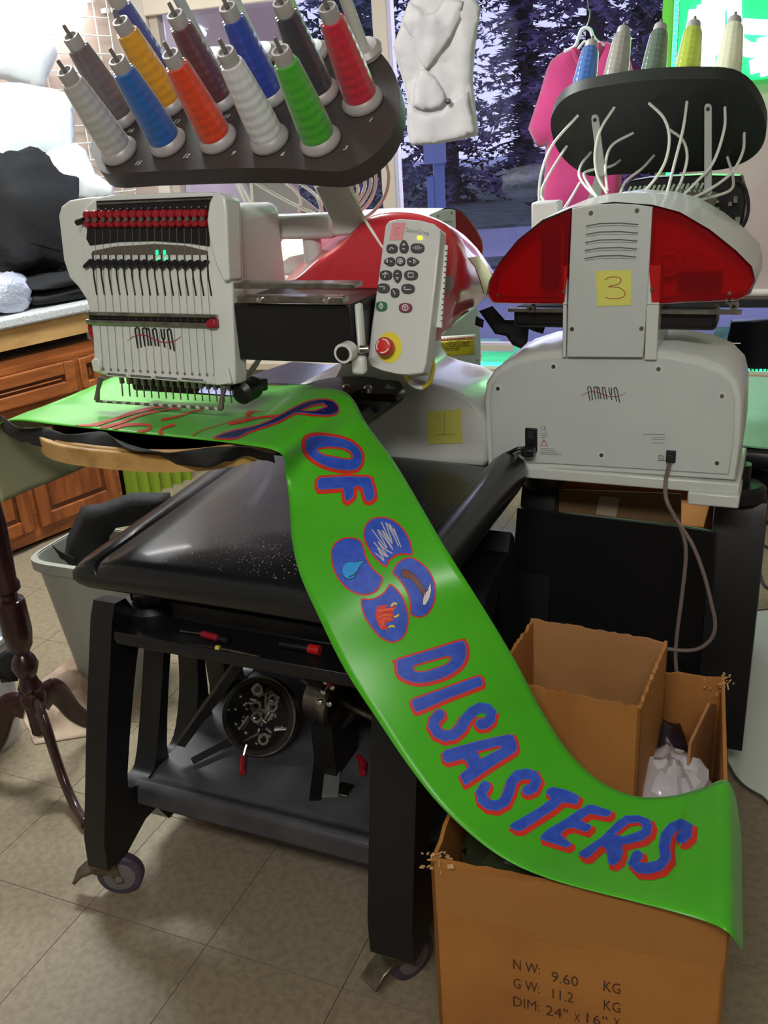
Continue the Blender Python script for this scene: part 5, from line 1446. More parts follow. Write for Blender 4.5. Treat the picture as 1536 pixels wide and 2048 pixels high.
# packing tape across the front and the vertical seam ghost
G().span((.005, -.0006, .40), (BW - .003, 0, .492)).build('tape', M_tape, carton)
G().span((.155, -.0012, .385), (.225, -.0006, .50)).build('tape', M_tape, carton)
fx = V3((1, 0, 0)); fz = V3((0, 0, 1))
g8 = lambda x, y: (840 + x / 2.207, 1540 + y / 2.207)
pr_ = G()
for body_, (x0, y0), (x1, y1), hs in (('N W:', (412, 878), (530, 906), .030), ('9.60', (580, 932), (698, 947), .030), ('KG', (810, 974), (884, 980), .030),
                                      ('G W:', (412, 960), (528, 986), .030), ('11.2', (585, 1008), (676, 1026), .030), ('KG', (810, 1057), (884, 1064), .030),
                                      ('DIM:', (412, 1040), (528, 1066), .030), ('24"', (555, 1080), (652, 1092), .030), ('X', (680, 1108), (706, 1112), .026), ('16"', (735, 1114), (825, 1122), .030), ('X', (853, 1130), (882, 1134), .026)):
    a = FB.px(*g8(x0, y0), 'v', -.0008); b = FB.px(*g8(x1, y1), 'v', -.0008)
    a.y = -.0011
    put_text(pr_, body_, a, fx, fz, hs, -.004, abs(b.x - a.x))
pr_.build('stamped_text', M_stamp, carton, smooth=0, fix=False)['kind'] = 'stuff'

# smaller carton standing in the big one
FI = Frame((0, 0, 0), -28)
zt = .62
c0, c1, c2_, c3_ = [FI.l(pz(x, y, zt)) for x, y in ((1050, 1230), (1333, 1290), (1281, 1420), (1004, 1352))]
u0 = (c0.x + c3_.x) / 2; u1 = (c1.x + c2_.x) / 2; v0 = (c2_.y + c3_.y) / 2; v1 = (c0.y + c1.y) / 2
small = thing('carton', 'smaller open brown carton standing inside the big printed one', 'carton', loc=tuple(FI.w((u0, v0, .15))), rz=FI.yaw)
w_, d_, z0 = u1 - u0, v1 - v0, 0.0
hh_ = zt - .15
panel((0, 0), (w_, 0), 0, ragged(30, hh_ - .004, .003, 5), 0).build('front_panel', M_card, small)
panel((w_, 0), (w_, d_), 0, ragged(30, hh_, .004, 6), 0).build('side_panel', M_card, small)
panel((w_, d_), (0, d_), 0, ragged(30, hh_ + .002, .003, 7), 0).build('back_panel', M_cardin, small)
panel((0, d_), (0, 0), 0, ragged(30, hh_ - .002, .004, 8), 0).build('side_panel', M_card, small)
G().span((0, 0, 0), (w_, d_, .005)).build('bottom_panel', M_cardin, small)
# packing under the small carton, plastic bag and dark pouch beside it
pk = thing('packing_block', 'brown cardboard packing under the smaller carton', 'packing', FB)
G().span((.01, .02, .006), (BW - .02, BD - .02, .149)).build('board', M_cardin, pk, bevel=.004)
M_bag = mat('crumpled clear plastic bag', (196, 192, 196), .2, bump=(18, 1.0), coat=.6)
bc = pz(1345, 1545, .43)
bg = thing('plastic_bag', 'crumpled clear plastic bag tucked beside the smaller carton', 'plastic bag', loc=(bc.x, bc.y, .36))
g = G(); g.sphere((0, 0, 0), 1, 22)
for i, v in enumerate(g.v):
    n_v = noise.noise(v * 2.2 + V3((3, 1, 2))); r = 1 + .28 * n_v + .12 * noise.noise(v * 6)
    g.v[i] = V3((v.x * .075 * r, v.y * .085 * r, v.z * .095 * r))
g.build('bag_film', M_bag, bg, smooth=25)
pc_ = pz(1345, 1490, .45)
g = G(); g.sphere((0, 0, 0), 1, 16)
for i, v in enumerate(g.v):
    r = 1 + .2 * noise.noise(v * 2.5); g.v[i] = V3((v.x * .05 * r, v.y * .06 * r, v.z * .09 * r))
o = g.build('dark_pouch', mat('dark purple black film', (40, 28, 36), .35, bump=(40, .5))); o.location = (pc_.x + .01, pc_.y + .06, .36); tag(o, 'dark shiny pouch wedged behind the clear plastic bag', 'pouch')
# dark green bits under the banner at the carton's left corner
gb_ = thing('film_wad', 'wad of dark film and cloth in the left corner of the big carton', 'packing', FB)
g = G(); g.sphere((0, 0, 0), 1, 18)
for i, v in enumerate(g.v):
    r = 1 + .3 * noise.noise(v * 3); g.v[i] = V3((.15 + v.x * .13 * r, .12 + v.y * .10 * r, .40 + v.z * .075 * r))
g.build('film', mat('dark olive film', (52, 58, 40), .4, bump=(30, .6)), gb_, smooth=40)
# ================================================================== left side: cabinets, clothes, bins, pedestal
def wood(name, c1, c2, scale, rough=.45, axis='X', dist=6.0):
    if name in MATS: return MATS[name]
    m = mat(name, c1, rough, coat=.2); nt = m.node_tree; b = nt.nodes['Principled BSDF']
    t = nt.nodes.new('ShaderNodeTexCoord'); mp = nt.nodes.new('ShaderNodeMapping')
    mp.inputs['Scale'].default_value = (1, 6, 6) if axis == 'X' else (6, 6, 1)
    n = nt.nodes.new('ShaderNodeTexNoise'); n.inputs['Scale'].default_value = scale; n.inputs['Detail'].default_value = 8; n.inputs['Distortion'].default_value = .6
    r = nt.nodes.new('ShaderNodeValToRGB'); r.color_ramp.elements[0].position = .35; r.color_ramp.elements[1].position = .68
    r.color_ramp.elements[0].color = (lin(c2[0]), lin(c2[1]), lin(c2[2]), 1); r.color_ramp.elements[1].color = (lin(c1[0]), lin(c1[1]), lin(c1[2]), 1)
    nt.links.new(t.outputs['Object'], mp.inputs[0]); nt.links.new(mp.outputs[0], n.inputs['Vector']); nt.links.new(n.outputs[0], r.inputs[0]); nt.links.new(r.outputs[0], b.inputs['Base Color'])
    return m


M_oak = wood('oak cabinet wood', (168, 98, 48), (124, 66, 30), 5)
M_oakv = wood('oak door wood', (162, 90, 42), (118, 60, 26), 5, axis='Z')
M_oakd = wood('dark oak panel groove', (110, 58, 28), (82, 42, 20), 5)
M_pine = wood('raw pine board', (206, 164, 104), (176, 130, 76), 4, rough=.7)
M_counter = mat('speckled grey laminate', (196, 198, 200), .35, noise_=(120, (150, 152, 156), .5, .7))
L0 = lambda x, y, v=0.0: FL.px(x, y, 'v', v)
uGap = L0(157, 770).x; uDoor = L0(69, 1040).x; uEnd = L0(240, 960).x
zC1 = (L0(0, 639, -.03).z + L0(160, 606, -.03).z) / 2; zC0 = zC1 - .042
zP0 = (L0(0, 703).z + L0(160, 667).z) / 2; zG0 = (L0(0, 725).z + L0(160, 687).z) / 2
zD1 = (L0(0, 758).z + L0(140, 716).z) / 2; zD0 = (L0(0, 823).z + L0(140, 783).z) / 2
cab = thing('cabinet', 'oak base cabinet with raised panel drawers and doors along the left wall', 'cabinet', FL)
uA = uGap - 1.15
G().span((uA, .0, .02), (uEnd, .62, zG0 - .03)).build('cabinet_body', M_oak, cab)
G().span((uA, .01, zG0 - .03), (uEnd, .62, zG0)).build('top_rail', M_oak, cab)
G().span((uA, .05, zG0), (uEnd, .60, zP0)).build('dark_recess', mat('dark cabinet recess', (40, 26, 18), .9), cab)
G().span((uA - .1, -.012, zP0), (uEnd + .02, .02, zC0)).build('support_board', M_pine, cab)
def panel_front(u0, u1, z0, z1, nm, m1, m2, fw=.06):
    g = G()
    g.span((u0, -.020, z0), (u0 + fw, 0, z1)); g.span((u1 - fw, -.020, z0), (u1, 0, z1)); g.span((u0 + fw, -.020, z0), (u1 - fw, 0, z0 + fw)); g.span((u0 + fw, -.020, z1 - fw), (u1 - fw, 0, z1))
    d = g.build(nm, m1, cab, bevel=.005)
    G().span((u0 + fw, -.008, z0 + fw), (u1 - fw, -.001, z1 - fw)).build('panel_groove', M_oakd, d)
    G().span((u0 + fw + .018, -.016, z0 + fw + .018), (u1 - fw - .018, -.006, z1 - fw - .018)).build('raised_panel', m2, d, bevel=.006)
for (a, b) in ((uGap - .56, uGap - .012), (uGap + .012, uEnd - .012)):
    panel_front(a, b, zD0, zD1, 'drawer', M_oak, M_oak, .05 if b - a > .3 else .03)
for (a, b) in ((uDoor - .42, uDoor - .010), (uDoor + .016, uEnd - .03)):
    panel_front(a, b, .075, zD0 - .05, 'door', M_oakv, M_oakv, .055)
wt = thing('worktop', 'speckled grey laminate worktop on the oak cabinets', 'worktop', FL)
G().span((uA - .1, -.035, zC0), (uEnd + .35, .63, zC1)).build('slab', M_counter, wt, bevel=.010, seg=3)

# clothes on the worktop
M_bcl = mat('black jersey', (22, 22, 26), .85, bump=(25, .6)); M_navy2 = mat('navy jersey', (30, 34, 52), .85, bump=(25, .6))
M_wcl = mat('white cloth', (236, 240, 242), .8, bump=(12, .4)); M_pinkcl = mat('pink cloth', (196, 140, 160), .8)


def lump(name, label, cat, m, c, r, amp=.25, f=2.2, n=18, seed=0, rz=0.0, group=None, squash=None):
    o = thing(name, label, cat, loc=tuple(c), rz=rz, group=group)
    g = G(); g.sphere((0, 0, 0), 1, n)
    for i, v in enumerate(g.v):
        k = 1 + amp * noise.noise(v * f + V3((seed, seed * .7, 1))) + amp * .5 * noise.noise(v * f * 2.3 + V3((seed, 3, 1)))
        sg = lambda t: math.copysign(abs(t) ** .75, t)
        g.v[i] = V3((sg(v.x) * r[0] * k, sg(v.y) * r[1] * k, max(sg(v.z) * r[2] * k, -r[2])))
    g.build('fabric', m, o, smooth=60)
    return o


zc = zC1
def onc(x, y, v):            # point above the counter on the pixel at cabinet depth v
    return FL.w(L0(x, y, v))
def base_lump(px_, v, z0, r, **k):
    p = L0(px_[0], px_[1], v); w_ = FL.w((p.x, v, z0 + r[2])); return lump(c=w_, r=r, rz=FL.yaw, **k)
base_lump((55, 480), .30, zc + .10, (.20, .22, .245), name='garment_heap', label='big heap of black clothing at the left on the grey worktop', cat='clothing', m=M_bcl, seed=2)
base_lump((135, 470), .36, zc + .12, (.13, .16, .20), name='garment_heap', label='navy clothing heaped right of the black heap, beside the needle head', cat='clothing', m=M_navy2, seed=5)
for k, (lab, dz) in enumerate((('folded black garment at the bottom of the stack on worktop edge', 0), ('folded black garment on top of the stack on worktop edge', .055))):
    base_lump((112, 590), .14, zc + dz, (.20, .13, .03), name='folded_garment', label=lab, cat='clothing', m=M_bcl, seed=7 + k, amp=.15)
p = L0(14, 590, .06); lump('bubble_wrap', 'crumpled silvery bubble wrap on the left end of the worktop', 'packing', mat('silvery bubble wrap', (176, 180, 196), .18, bump=(90, 1.0), coat=.6, metal=.2), FL.w((p.x, .08, zc + .075)), (.10, .08, .078), .2, 3, seed=11, rz=FL.yaw)
p = L0(96, 398, .15); lump('pink_cloth', 'scrap of pink cloth poking out under the white cloth', 'cloth', M_pinkcl, FL.w((p.x, .16, p.z)), (.05, .03, .02), .3, 3, seed=4, rz=FL.yaw)

# white things on the left wall side
def cloth_px(name, label, cat, m, P, v, thick, amp=.012, nsc=9, L=.05):
    o = thing(name, label, cat, FL)
    pillow([(L0(x, y, v).x, L0(x, y, v).z) for x, y in P], thick, L, lambda a, b, d: V3((a, v + d, b)), amp, nsc, .06).build('fabric', m, o, smooth=180)
    return o
cloth_px('white_garment', 'bright white garment hung high at the top left against the wall grid', 'clothing', M_wcl, [(-40, 55), (20, 52), (70, 62), (105, 80), (116, 105), (105, 135), (92, 160), (88, 185), (50, 175), (10, 160), (-40, 150)], .42, .16)
cloth_px('plastic_bag', 'white translucent garment bag hanging above the black heap at the left', 'garment bag', mat('white garment bag', (226, 236, 240), .3, bump=(14, .5), coat=.4), [(-60, 165), (40, 165), (110, 178), (148, 190), (150, 260), (152, 330), (140, 342), (90, 335), (40, 345), (-60, 360)], .30, .12, .010)
cloth_px('white_cloth', 'white cloth draped over the clothing and running down behind the needle head', 'cloth', M_wcl, [(55, 335), (100, 300), (150, 285), (172, 300), (190, 345), (225, 372), (230, 395), (190, 402), (150, 398), (120, 385), (90, 385), (68, 375)], .16, .08, .016, 12, .035)

# wire grid on the wall
gw = thing('wire_grid', 'white wire grid panel hung on the tan wall behind the thread rack', 'wall grid', FL)
ua, ub = L0(95, 150, .60).x, 1.18
za, zb_ = 1.02, 2.32
M_wire = mat('white coated wire', (236, 236, 232), .4)
g = G()
n = int((ub - ua) / .0762)
for i in range(n + 1): g.tube([(ua + i * .0762, .600, za), (ua + i * .0762, .600, zb_)], .0032, 6)
o = g.build('upright_wires', M_wire, gw); o['kind'] = 'stuff'
g = G()
for i in range(int((zb_ - za) / .0762) + 1): g.tube([(ua, .594, za + i * .0762), (ua + n * .0762, .594, za + i * .0762)], .0032, 6)
o = g.build('cross_wires', M_wire, gw); o['kind'] = 'stuff'
for u in (ua, ua + n * .0762):
    for z in (za + .2, zb_ - .2): G().span((u - .01, .597, z - .01), (u + .01, .636, z + .01)).build('wall_bracket', M_wire, gw)
# strip lamp high on the left wall that bleaches the corner
wl_ = thing('strip_lamp', 'lit white strip lamp high on the left wall above the hanging white garment', 'lamp', FL)
pL = L0(-60, 10, .56); pR = L0(185, 14, .56); zl = pR.z
G().span((pL.x - .1, .52, zl + .02), (pR.x, .634, zl + .06)).build('lamp_housing', M_wcl, wl_, bevel=.006)
G().tube([(pL.x - .05, .56, zl), (pR.x - .04, .56, zl)], .018, 12).build('lamp_tube', mat('lit strip tube', (255, 255, 255), .5, emit=(1, 1, 1, 22)), wl_)
# lime cloth hanging beside the cabinet
lc2 = thing('lime_cloth', 'lime green cloth hanging in folds past the cabinet end, under the hoop', 'cloth', FL)
g = G(); v0 = .06; a, b = L0(243, 950, v0), L0(345, 950, v0); zt_ = L0(243, 880, v0).z; zb2 = L0(243, 1010, v0).z
g.grid(40, 6, lambda i, j: V3((a.x + .012 + (b.x - a.x + .1) * i, v0 + .02 * sin(i * 38) + .006 * noise.noise(V3((i * 9, j * 3, 0))), zt_ + (zb2 - zt_ - .25) * j)))
g.build('fabric', mat('lime cloth', (128, 150, 34), .8), lc2, smooth=180, fix=False, solid=.003)
G().span((a.x + .012, v0 + .03, 0), (b.x + .11, v0 + .3, zt_ + .0)).build('stand_box', M_dark, lc2)

# grey bin with black cloth
M_bin = mat('grey bin plastic', (150, 152, 142), .5)
bn = thing('waste_bin', 'grey plastic waste bin stuffed with black cloth, behind the machine stand', 'bin', loc=(-.845, 2.50, 0), rz=radians(-24))
def rrect(a, b, z, e=4.5, n=40): return [V3((a * math.copysign(abs(cos(t)) ** (2 / e), cos(t)), b * math.copysign(abs(sin(t)) ** (2 / e), sin(t)), z)) for t in [2 * pi * k / n for k in range(n)]]
H_ = .43
G().loft([rrect(.110, .085, .004), rrect(.112, .087, 0.0), rrect(.158, .125, H_ - .03), rrect(.160, .127, H_), rrect(.155, .122, H_), rrect(.150, .118, H_ - .03), rrect(.108, .082, .01)]).build('bin_body', M_bin, bn, smooth=50)
G().loft([rrect(.160, .127, H_ - .035), rrect(.172, .138, H_ - .03), rrect(.172, .138, H_), rrect(.158, .125, H_ + .003)], cap=False).build('rim', M_bin, bn, smooth=50)
bcl = thing('black_cloth', 'black cloth bulging out of the grey waste bin', 'cloth', loc=(-.82, 2.48, .42))
YB = 2.46
pillow([(py(x, y, YB).x, py(x, y, YB).z) for x, y in [(128, 1120), (134, 1075), (150, 1040), (163, 1012), (205, 1006), (262, 985), (340, 985), (350, 1030), (280, 1048), (232, 1056), (218, 1075), (228, 1105), (262, 1130), (230, 1150), (160, 1150)]], .07, .035, lambda a, b, d: V3((a + .82, YB + d - 2.48, b - .42)), .012, 16, .03).build('fabric', M_blackcloth, bcl, smooth=180)
G().prism([(py(x, y, YB - .03).x, py(x, y, YB - .03).z) for x, y in [(103, 1090), (118, 1102), (150, 1118), (150, 1128), (122, 1118)]], lambda a, b, d: V3((a + .82, d - 2.48, b - .42)), YB - .03, YB - .026).build('cloth_corner', M_blackcloth, bcl)
# crumpled paper on the floor
cp = thing('crumpled_paper', 'crumpled tan packing paper on the floor behind the pedestal leg', 'paper', loc=(-1.0, 2.45, 0))
g = G()
q4 = [pz(30, 1400, 0), pz(190, 1290, 0), pz(200, 1470, 0), pz(70, 1490, 0)]
def crf(i, j):
    p = q4[0].lerp(q4[1], i).lerp(q4[3].lerp(q4[2], i), j)
    e = min(1, 5 * min(i, 1 - i, j, 1 - j))
    rdg = 1 - abs(noise.noise(p * 9)) * 2
    h = e * (.018 + .035 * max(0, rdg) + .02 * noise.noise(p * 22))
    return V3((p.x + 1.0 + .01 * noise.noise(p * 14), p.y - 2.45, max(.002, h)))
g.grid(46, 30, crf); g.build('paper', mat('tan packing paper', (196, 172, 150), .75, noise_=(9, (170, 146, 126), .4, .65)), cp, smooth=25, fix=False, solid=.001)
# white bucket at far left with dark scrap over its rim
bk = thing('bucket', 'white bucket at the far left edge, dark scrap over its rim', 'bucket', loc=(-1.165, 2.20, 0))
G().lathe([(.10, 0), (.102, 0), (.125, .31), (.132, .312), (.132, .325), (.122, .325), (.10, .02)], n=40).build('bucket_body', mat('white bucket plastic', (206, 208, 214), .45), bk)
dk = thing('cloth_scrap', 'dark grey cloth scrap hanging over the rim of the white bucket', 'cloth', loc=(-1.03, 2.12, .30))
YS = 2.08
pillow([(py(x, y, YS).x, py(x, y, YS).z) for x, y in [(-5, 1310), (18, 1296), (40, 1310), (42, 1340), (36, 1362), (2, 1366), (-5, 1340)]], .012, .03, lambda a, b, d: V3((a + 1.03, YS + d - 2.12, b - .30)), .006, 25, .01).build('fabric', M_blackcloth, dk, smooth=180)

# mahogany pedestal with three cabriole legs
M_mah = wood('dark mahogany', (62, 34, 34), (40, 22, 24), 6, rough=.25, axis='Z')
PC = V3((-.925, 2.03, 0))
pd = thing('pedestal_table', 'dark turned mahogany pedestal stand with cabriole legs at the left', 'pedestal table', loc=tuple(PC))
zy = lambda y, x: py(x, y, PC.y).z
prf = []
for y, x, r in ((1470, 88, .012), (1462, 86, .022), (1410, 76, .024), (1402, 74, .034), (1388, 71, .035), (1380, 69, .028), (1372, 67, .031), (1366, 66, .026), (1352, 62, .020), (1345, 60, .026), (1330, 56, .0335), (1316, 52, .028), (1306, 50, .018), (1299, 49, .022), (1290, 47, .030), (1262, 41, .0365), (1205, 28, .036), (1199, 27, .034), (1194, 26, .022), (1186, 24, .022), (1178, 22, .033), (1168, 20, .033), (1160, 18, .028), (1100, 8, .032), (1050, 0, .034), (1000, -10, .032)):
    prf.append((r, zy(y, x)))
ztop = .74
prf += [(.030, .66), (.022, .78), (.034, .80), (.034, .815), (.0, .815)]
G().lathe(prf, n=28).build('column', M_mah, pd)
G().lathe([(.0, .815), (.07, .815), (.080, .82), (.082, .83), (.078, .838), (.0, .838)], n=40).build('table_top', M_mah, pd)
for ang in (-56, 62, 182):
    a = radians(ang); d = V3((cos(a), sin(a), 0)); s_ = V3((-sin(a), cos(a), 0))
    cl_ = catmull([V3((.022, 0, .205)), V3((.055, 0, .215)), V3((.085, 0, .185)), V3((.115, 0, .115)), V3((.16, 0, .055)), V3((.215, 0, .025)), V3((.265, 0, .020)), V3((.285, 0, .012))], 5)
    n = len(cl_); g = G(); rings = []
    for i, c in enumerate(cl_):
        t = (cl_[min(i + 1, n - 1)] - cl_[max(i - 1, 0)]).normalized(); nn = V3((-t.z, 0, t.x))
        k = i / (n - 1); hh = .040 - .026 * min(1, k * 1.25) + (.004 if k > .9 else 0); ww = .013 - .002 * k
        rings.append([d * (c.x + nn.x * hh * cos(q)) + s_ * (ww * sin(q)) + V3((0, 0, max(.001, c.z + nn.z * hh * cos(q)))) for q in [2 * pi * m / 12 for m in range(12)]])
    g.loft(rings).build('leg', M_mah, pd, smooth=70)

# ---------------- things on the front machine's shelf and tray
zS = .2335
def ring3(c, ax, r, w, th, n=48):
    ax = ax.normalized(); e = ax.orthogonal().normalized(); f_ = ax.cross(e)
    pts = lambda R, h: [c + ax * h + (e * cos(2 * pi * k / n) + f_ * sin(2 * pi * k / n)) * R for k in range(n)]
    return G().loft([pts(r, -w), pts(r, w), pts(r - th, w), pts(r - th, -w)], closed=True)
M_dsteel = mat('dull dark steel', (140, 132, 120), .35, .9, noise_=(30, (80, 74, 68), .4, .65))
Bq = F1.px(515, 1512, 'z', zS + .002); Tq = F1.px(528, 1352, 'v', Bq.y + .09)
upv = (Tq - Bq); rad = upv.length / 2; cc = (Bq + Tq) / 2; axr = V3((1, 0, 0)).cross(upv).normalized()
axr = (axr if axr.y < 0 else -axr); axr = (axr + V3((.12, 0, 0))).normalized()
cf = thing('cap_hoop', 'round steel cap frame full of clamps standing on the bottom shelf', 'hoop', F1)
ring3(cc, axr, rad, .014, .004).build('band', M_dsteel, cf)
ring3(cc + axr * .016, axr, rad - .004, .004, .010).build('front_ring', M_dark, cf)
g = G(); rnd = random.Random(12); e_ = axr.orthogonal().normalized(); f_ = axr.cross(e_)
for i in range(26):
    a = rnd.uniform(0, 2 * pi); q_ = rnd.uniform(0, .72) * rad
    c = cc + (e_ * cos(a) + f_ * sin(a)) * q_ + axr * rnd.uniform(-.02, .01)
    R_ = Matrix.Rotation(rnd.uniform(0, 6.3), 3, axr) @ Matrix.Rotation(rnd.uniform(-.6, .6), 3, 'X')
    if i % 3 == 0: g.lathe([(.014, 0), (.014, .010), (.007, .010), (.007, 0)], c + axr * .012, axr, 14)
    else: g.box(c + axr * .012, (rnd.uniform(.025, .06), .006, rnd.uniform(.010, .020)), R_)
o = g.build('clamps', M_steel, cf, bevel=.001); o['kind'] = 'stuff'
g = G()
for i in range(40):
    a = rnd.uniform(0, 2 * pi); q_ = rnd.uniform(.1, 1.0) * rad; c = cc + (e_ * cos(a) + f_ * sin(a)) * q_ + axr * .012
    g.lathe([(.0035, 0), (.0035, .004), (.002, .005)], c, axr, 8)
o = g.build('screws', M_chrome, cf); o['kind'] = 'stuff'
p = F1.px(486, 1515, 'z', zS + .012); q_ = F1.px(484, 1546, 'z', zS + .009)
G().tube([p + V3((0, .02, .02)), p], .003, 8).build('lever', M_chrome, cf)
G().tube([p, q_], .007, 10).build('red_grip', M_redknob, cf)
dr = thing('cap_driver', 'brushed steel cap driver drum with small clamps right of the cap frame', 'cap driver', F1)
dc = F1.px(668, 1392, 'v', .27); axd = V3((.94, -.28, -.1)).normalized()
ring3(dc, axd, .066, .030, .004).build('drum', M_steel, dr)
ring3(dc + axd * .028, axd, .068, .004, .012).build('drum_flange', M_dsteel, dr)
g = G().lathe([(.010, -.09), (.010, .12)], dc, axd, 12); g.build('axle', M_dsteel, dr)
for k, (x, y) in enumerate(((642, 1403), (662, 1406), (655, 1362), (650, 1382), (668, 1372))):
    c = F1.px(x, y, 'v', .21); G().lathe([(.006, 0), (.006, .010), (.003, .012)], c, (0, -1, .3), 12).build('clamp_screw', M_chrome, dr)
G().tube([F1.px(658, 1370, 'v', .20), F1.px(672, 1350, 'v', .20)], .007, 8).build('red_lever', M_redknob, dr)
G().tube([F1.px(652, 1378, 'v', .205), F1.px(658, 1370, 'v', .20)], .003, 8).build('lever_arm', M_chrome, dr)
G().span((dc.x - .03, dc.y - .06, zS), (dc.x + .02, dc.y + .05, dc.z - .04)).build('driver_foot', M_dark, dr)
for (pa, pb, w_, nm, lab, m) in (((672, 1478), (660, 1592), .017, 'metal_strip', 'pale galvanised metal strip lying on the bottom shelf', mat('galvanised strip', (150, 156, 146), .45, .6)),
                                 ((648, 1450), (630, 1598), .012, 'dark_rail', 'dark slotted rail lying on the bottom shelf beside the metal strip', M_dark)):
    a = F1.px(*pa, 'z', zS + .004); b = F1.px(*pb, 'z', zS + .004); d = (b - a).normalized(); s_ = V3((-d.y, d.x, 0))
    g = G(); vs = [a + s_ * w_, b + s_ * w_, b - s_ * w_, a - s_ * w_]
    g.prism([(v.x, v.y) for v in vs], lambda x, y, z: V3((x, y, z)), zS, zS + .006); o = g.build('bar', m)
    if nm == 'dark_rail': g = None
    o.name = nm; o.matrix_world = F1.M; tag(o, lab, 'metal bar')
a = F1.px(688, 1580, 'z', zS)
o = G().span((a.x - .016, a.y - .02, zS), (a.x + .016, a.y + .02, zS + .004)).build('metal_plate', M_steel, bevel=.002); o.matrix_world = F1.M; tag(o, 'small bright metal plate beside the end of the galvanised strip', 'metal plate')
a = F1.px(726, 1527, 'z', zS + .01)
o = G().tube([a + V3((-.02, .02, 0)), a, a + V3((.012, -.03, 0))], [.006, .009, .008], 10).build('red_tool', M_redknob); o.matrix_world = F1.M; tag(o, 'red handled tool lying by the right leg on the bottom shelf', 'tool')
zT = .626
def tool(name, label, pts, rs, mats_):
    t = thing(name, label, 'tool', F1)
    P = [F1.px(x, y, 'z', zT + .009) for x, y in pts]
    for i in range(len(P) - 1):
        G().tube([P[i], P[i + 1]], [rs[i], rs[i]], 10).build(mats_[i][0], mats_[i][1], t)
tool('screwdriver', 'screwdriver with red and dark handle lying at left in the tool tray', [(360, 1262), (405, 1268), (438, 1277), (458, 1282)], [.0022, .007, .008], [('shaft', M_dsteel), ('handle', M_redknob), ('handle_cap', M_black)])
tool('screwdriver', 'screwdriver with dark handle and red end cap lying in the tray', [(560, 1288), (618, 1297), (640, 1301)], [.007, .009], [('handle', M_black), ('end_cap', mat('bright red cap', (190, 28, 28), .4))])
tool('tweezers', 'dark tweezers with a yellow band in the front of the tray', [(372, 1288), (432, 1296), (440, 1297), (520, 1314)], [.005, .0055, .003], [('grip', M_black), ('yellow_band', mat('yellow cord', (214, 196, 70), .5)), ('tips', M_dsteel)])
# ================================================================== hanging garments, blind, sign, sill things, right floor
PW = lambda x, y, v: FW.px(x, y, 'v', v)
rail = thing('garment_rail', 'thin steel rail above the window that the garments hang from', 'rail', FW)
ra, rb_ = PW(800, -30, -.30), PW(1300, -30, -.30); zr = 2.19
G().tube([(ra.x - .3, -.30, zr), (rb_.x + .2, -.30, zr)], .009, 12).build('rod', M_steel, rail)
for u in (ra.x - .2, rb_.x + .1): G().tube([(u, -.30, zr), (u, -.30, 2.85)], .005, 8).build('hanging_rod', M_steel, rail)
M_pink = mat('hot pink cotton', (208, 68, 132), .85, noise_=(6, (194, 60, 122), .4, .65), sheen=.3)
M_pinkd = mat('pink cotton inside', (206, 70, 126), .9)
tee = thing('t_shirt', 'hot pink t-shirt on a clear hanger in the window', 't-shirt', FW)
PT = [(1147, 92), (1121, 106), (1101, 122), (1092, 142), (1080, 185), (1056, 258), (1066, 278), (1076, 296), (1091, 292), (1090, 335), (1086, 380), (1086, 425), (1120, 440), (1180, 442), (1242, 420), (1243, 330), (1245, 290), (1262, 285), (1274, 270), (1276, 200), (1270, 155), (1261, 122), (1248, 100), (1233, 90), (1215, 84), (1201, 82), (1197, 100), (1187, 120), (1172, 131), (1158, 125), (1151, 110)]
V_T = -.30
pillow([(PW(x, y, V_T).x, PW(x, y, V_T).z) for x, y in PT], .09, .05, lambda a, b, d: V3((a, V_T - d, b)), .012, 8, .06).build('shirt_body', M_pink, tee, smooth=180)
ny = [(1149, 96), (1152, 112), (1160, 126), (1172, 132), (1186, 121), (1196, 101), (1200, 86)]
cl_ = [(PW(x, y, V_T).x, PW(x, y, V_T).z) for x, y in cat2(ny, 5, False)]
G().tube([(a, V_T - .022, b) for a, b in cl_], .009, 8, flat=1).build('neck_rib', M_pink, tee)
bk_ = [(1149, 95), (1165, 104), (1185, 101), (1200, 84), (1195, 108), (1184, 120), (1172, 128), (1160, 121)]
G().prism([(PW(x, y, V_T).x, PW(x, y, V_T).z) for x, y in bk_], lambda a, b, d: V3((a, d, b)), V_T + .025, V_T + .03).build('neck_back', M_pinkd, tee)
hg = thing('hanger', 'clear plastic hanger with a wire hook holding the pink t-shirt', 'hanger', FW)
M_clear = mat('clear hanger plastic', (226, 238, 236), .15, coat=.8)
pts = catmull([(PW(x, y, V_T).x, V_T, PW(x, y, V_T).z) for x, y in ((1128, 104), (1150, 92), (1158, 72), (1163, 60), (1172, 56), (1181, 60), (1187, 74), (1198, 86), (1225, 98))], 6)
G().tube(pts, .007, 8).build('hanger_bar', M_clear, hg)
G().tube(catmull([(PW(x, y, V_T).x, V_T, PW(x, y, V_T).z) for x, y in ((1156, 98), (1164, 88), (1170, 83), (1180, 90), (1192, 98))], 5), .005, 8).build('hanger_brace', M_clear, hg)
hk = [(PW(x, y, V_T).x, V_T, PW(x, y, V_T).z) for x, y in ((1171, 57), (1178, 40), (1180, 20), (1176, 6))]
G().tube(catmull([V3(h) for h in hk] + [V3((hk[-1][0] - .012, V_T, zr - .014)), V3((hk[-1][0] - .012, V_T - .012, zr + .012)), V3((hk[-1][0] - .022, V_T, zr + .004))], 6), .0022, 8).build('hook', M_steel, hg)
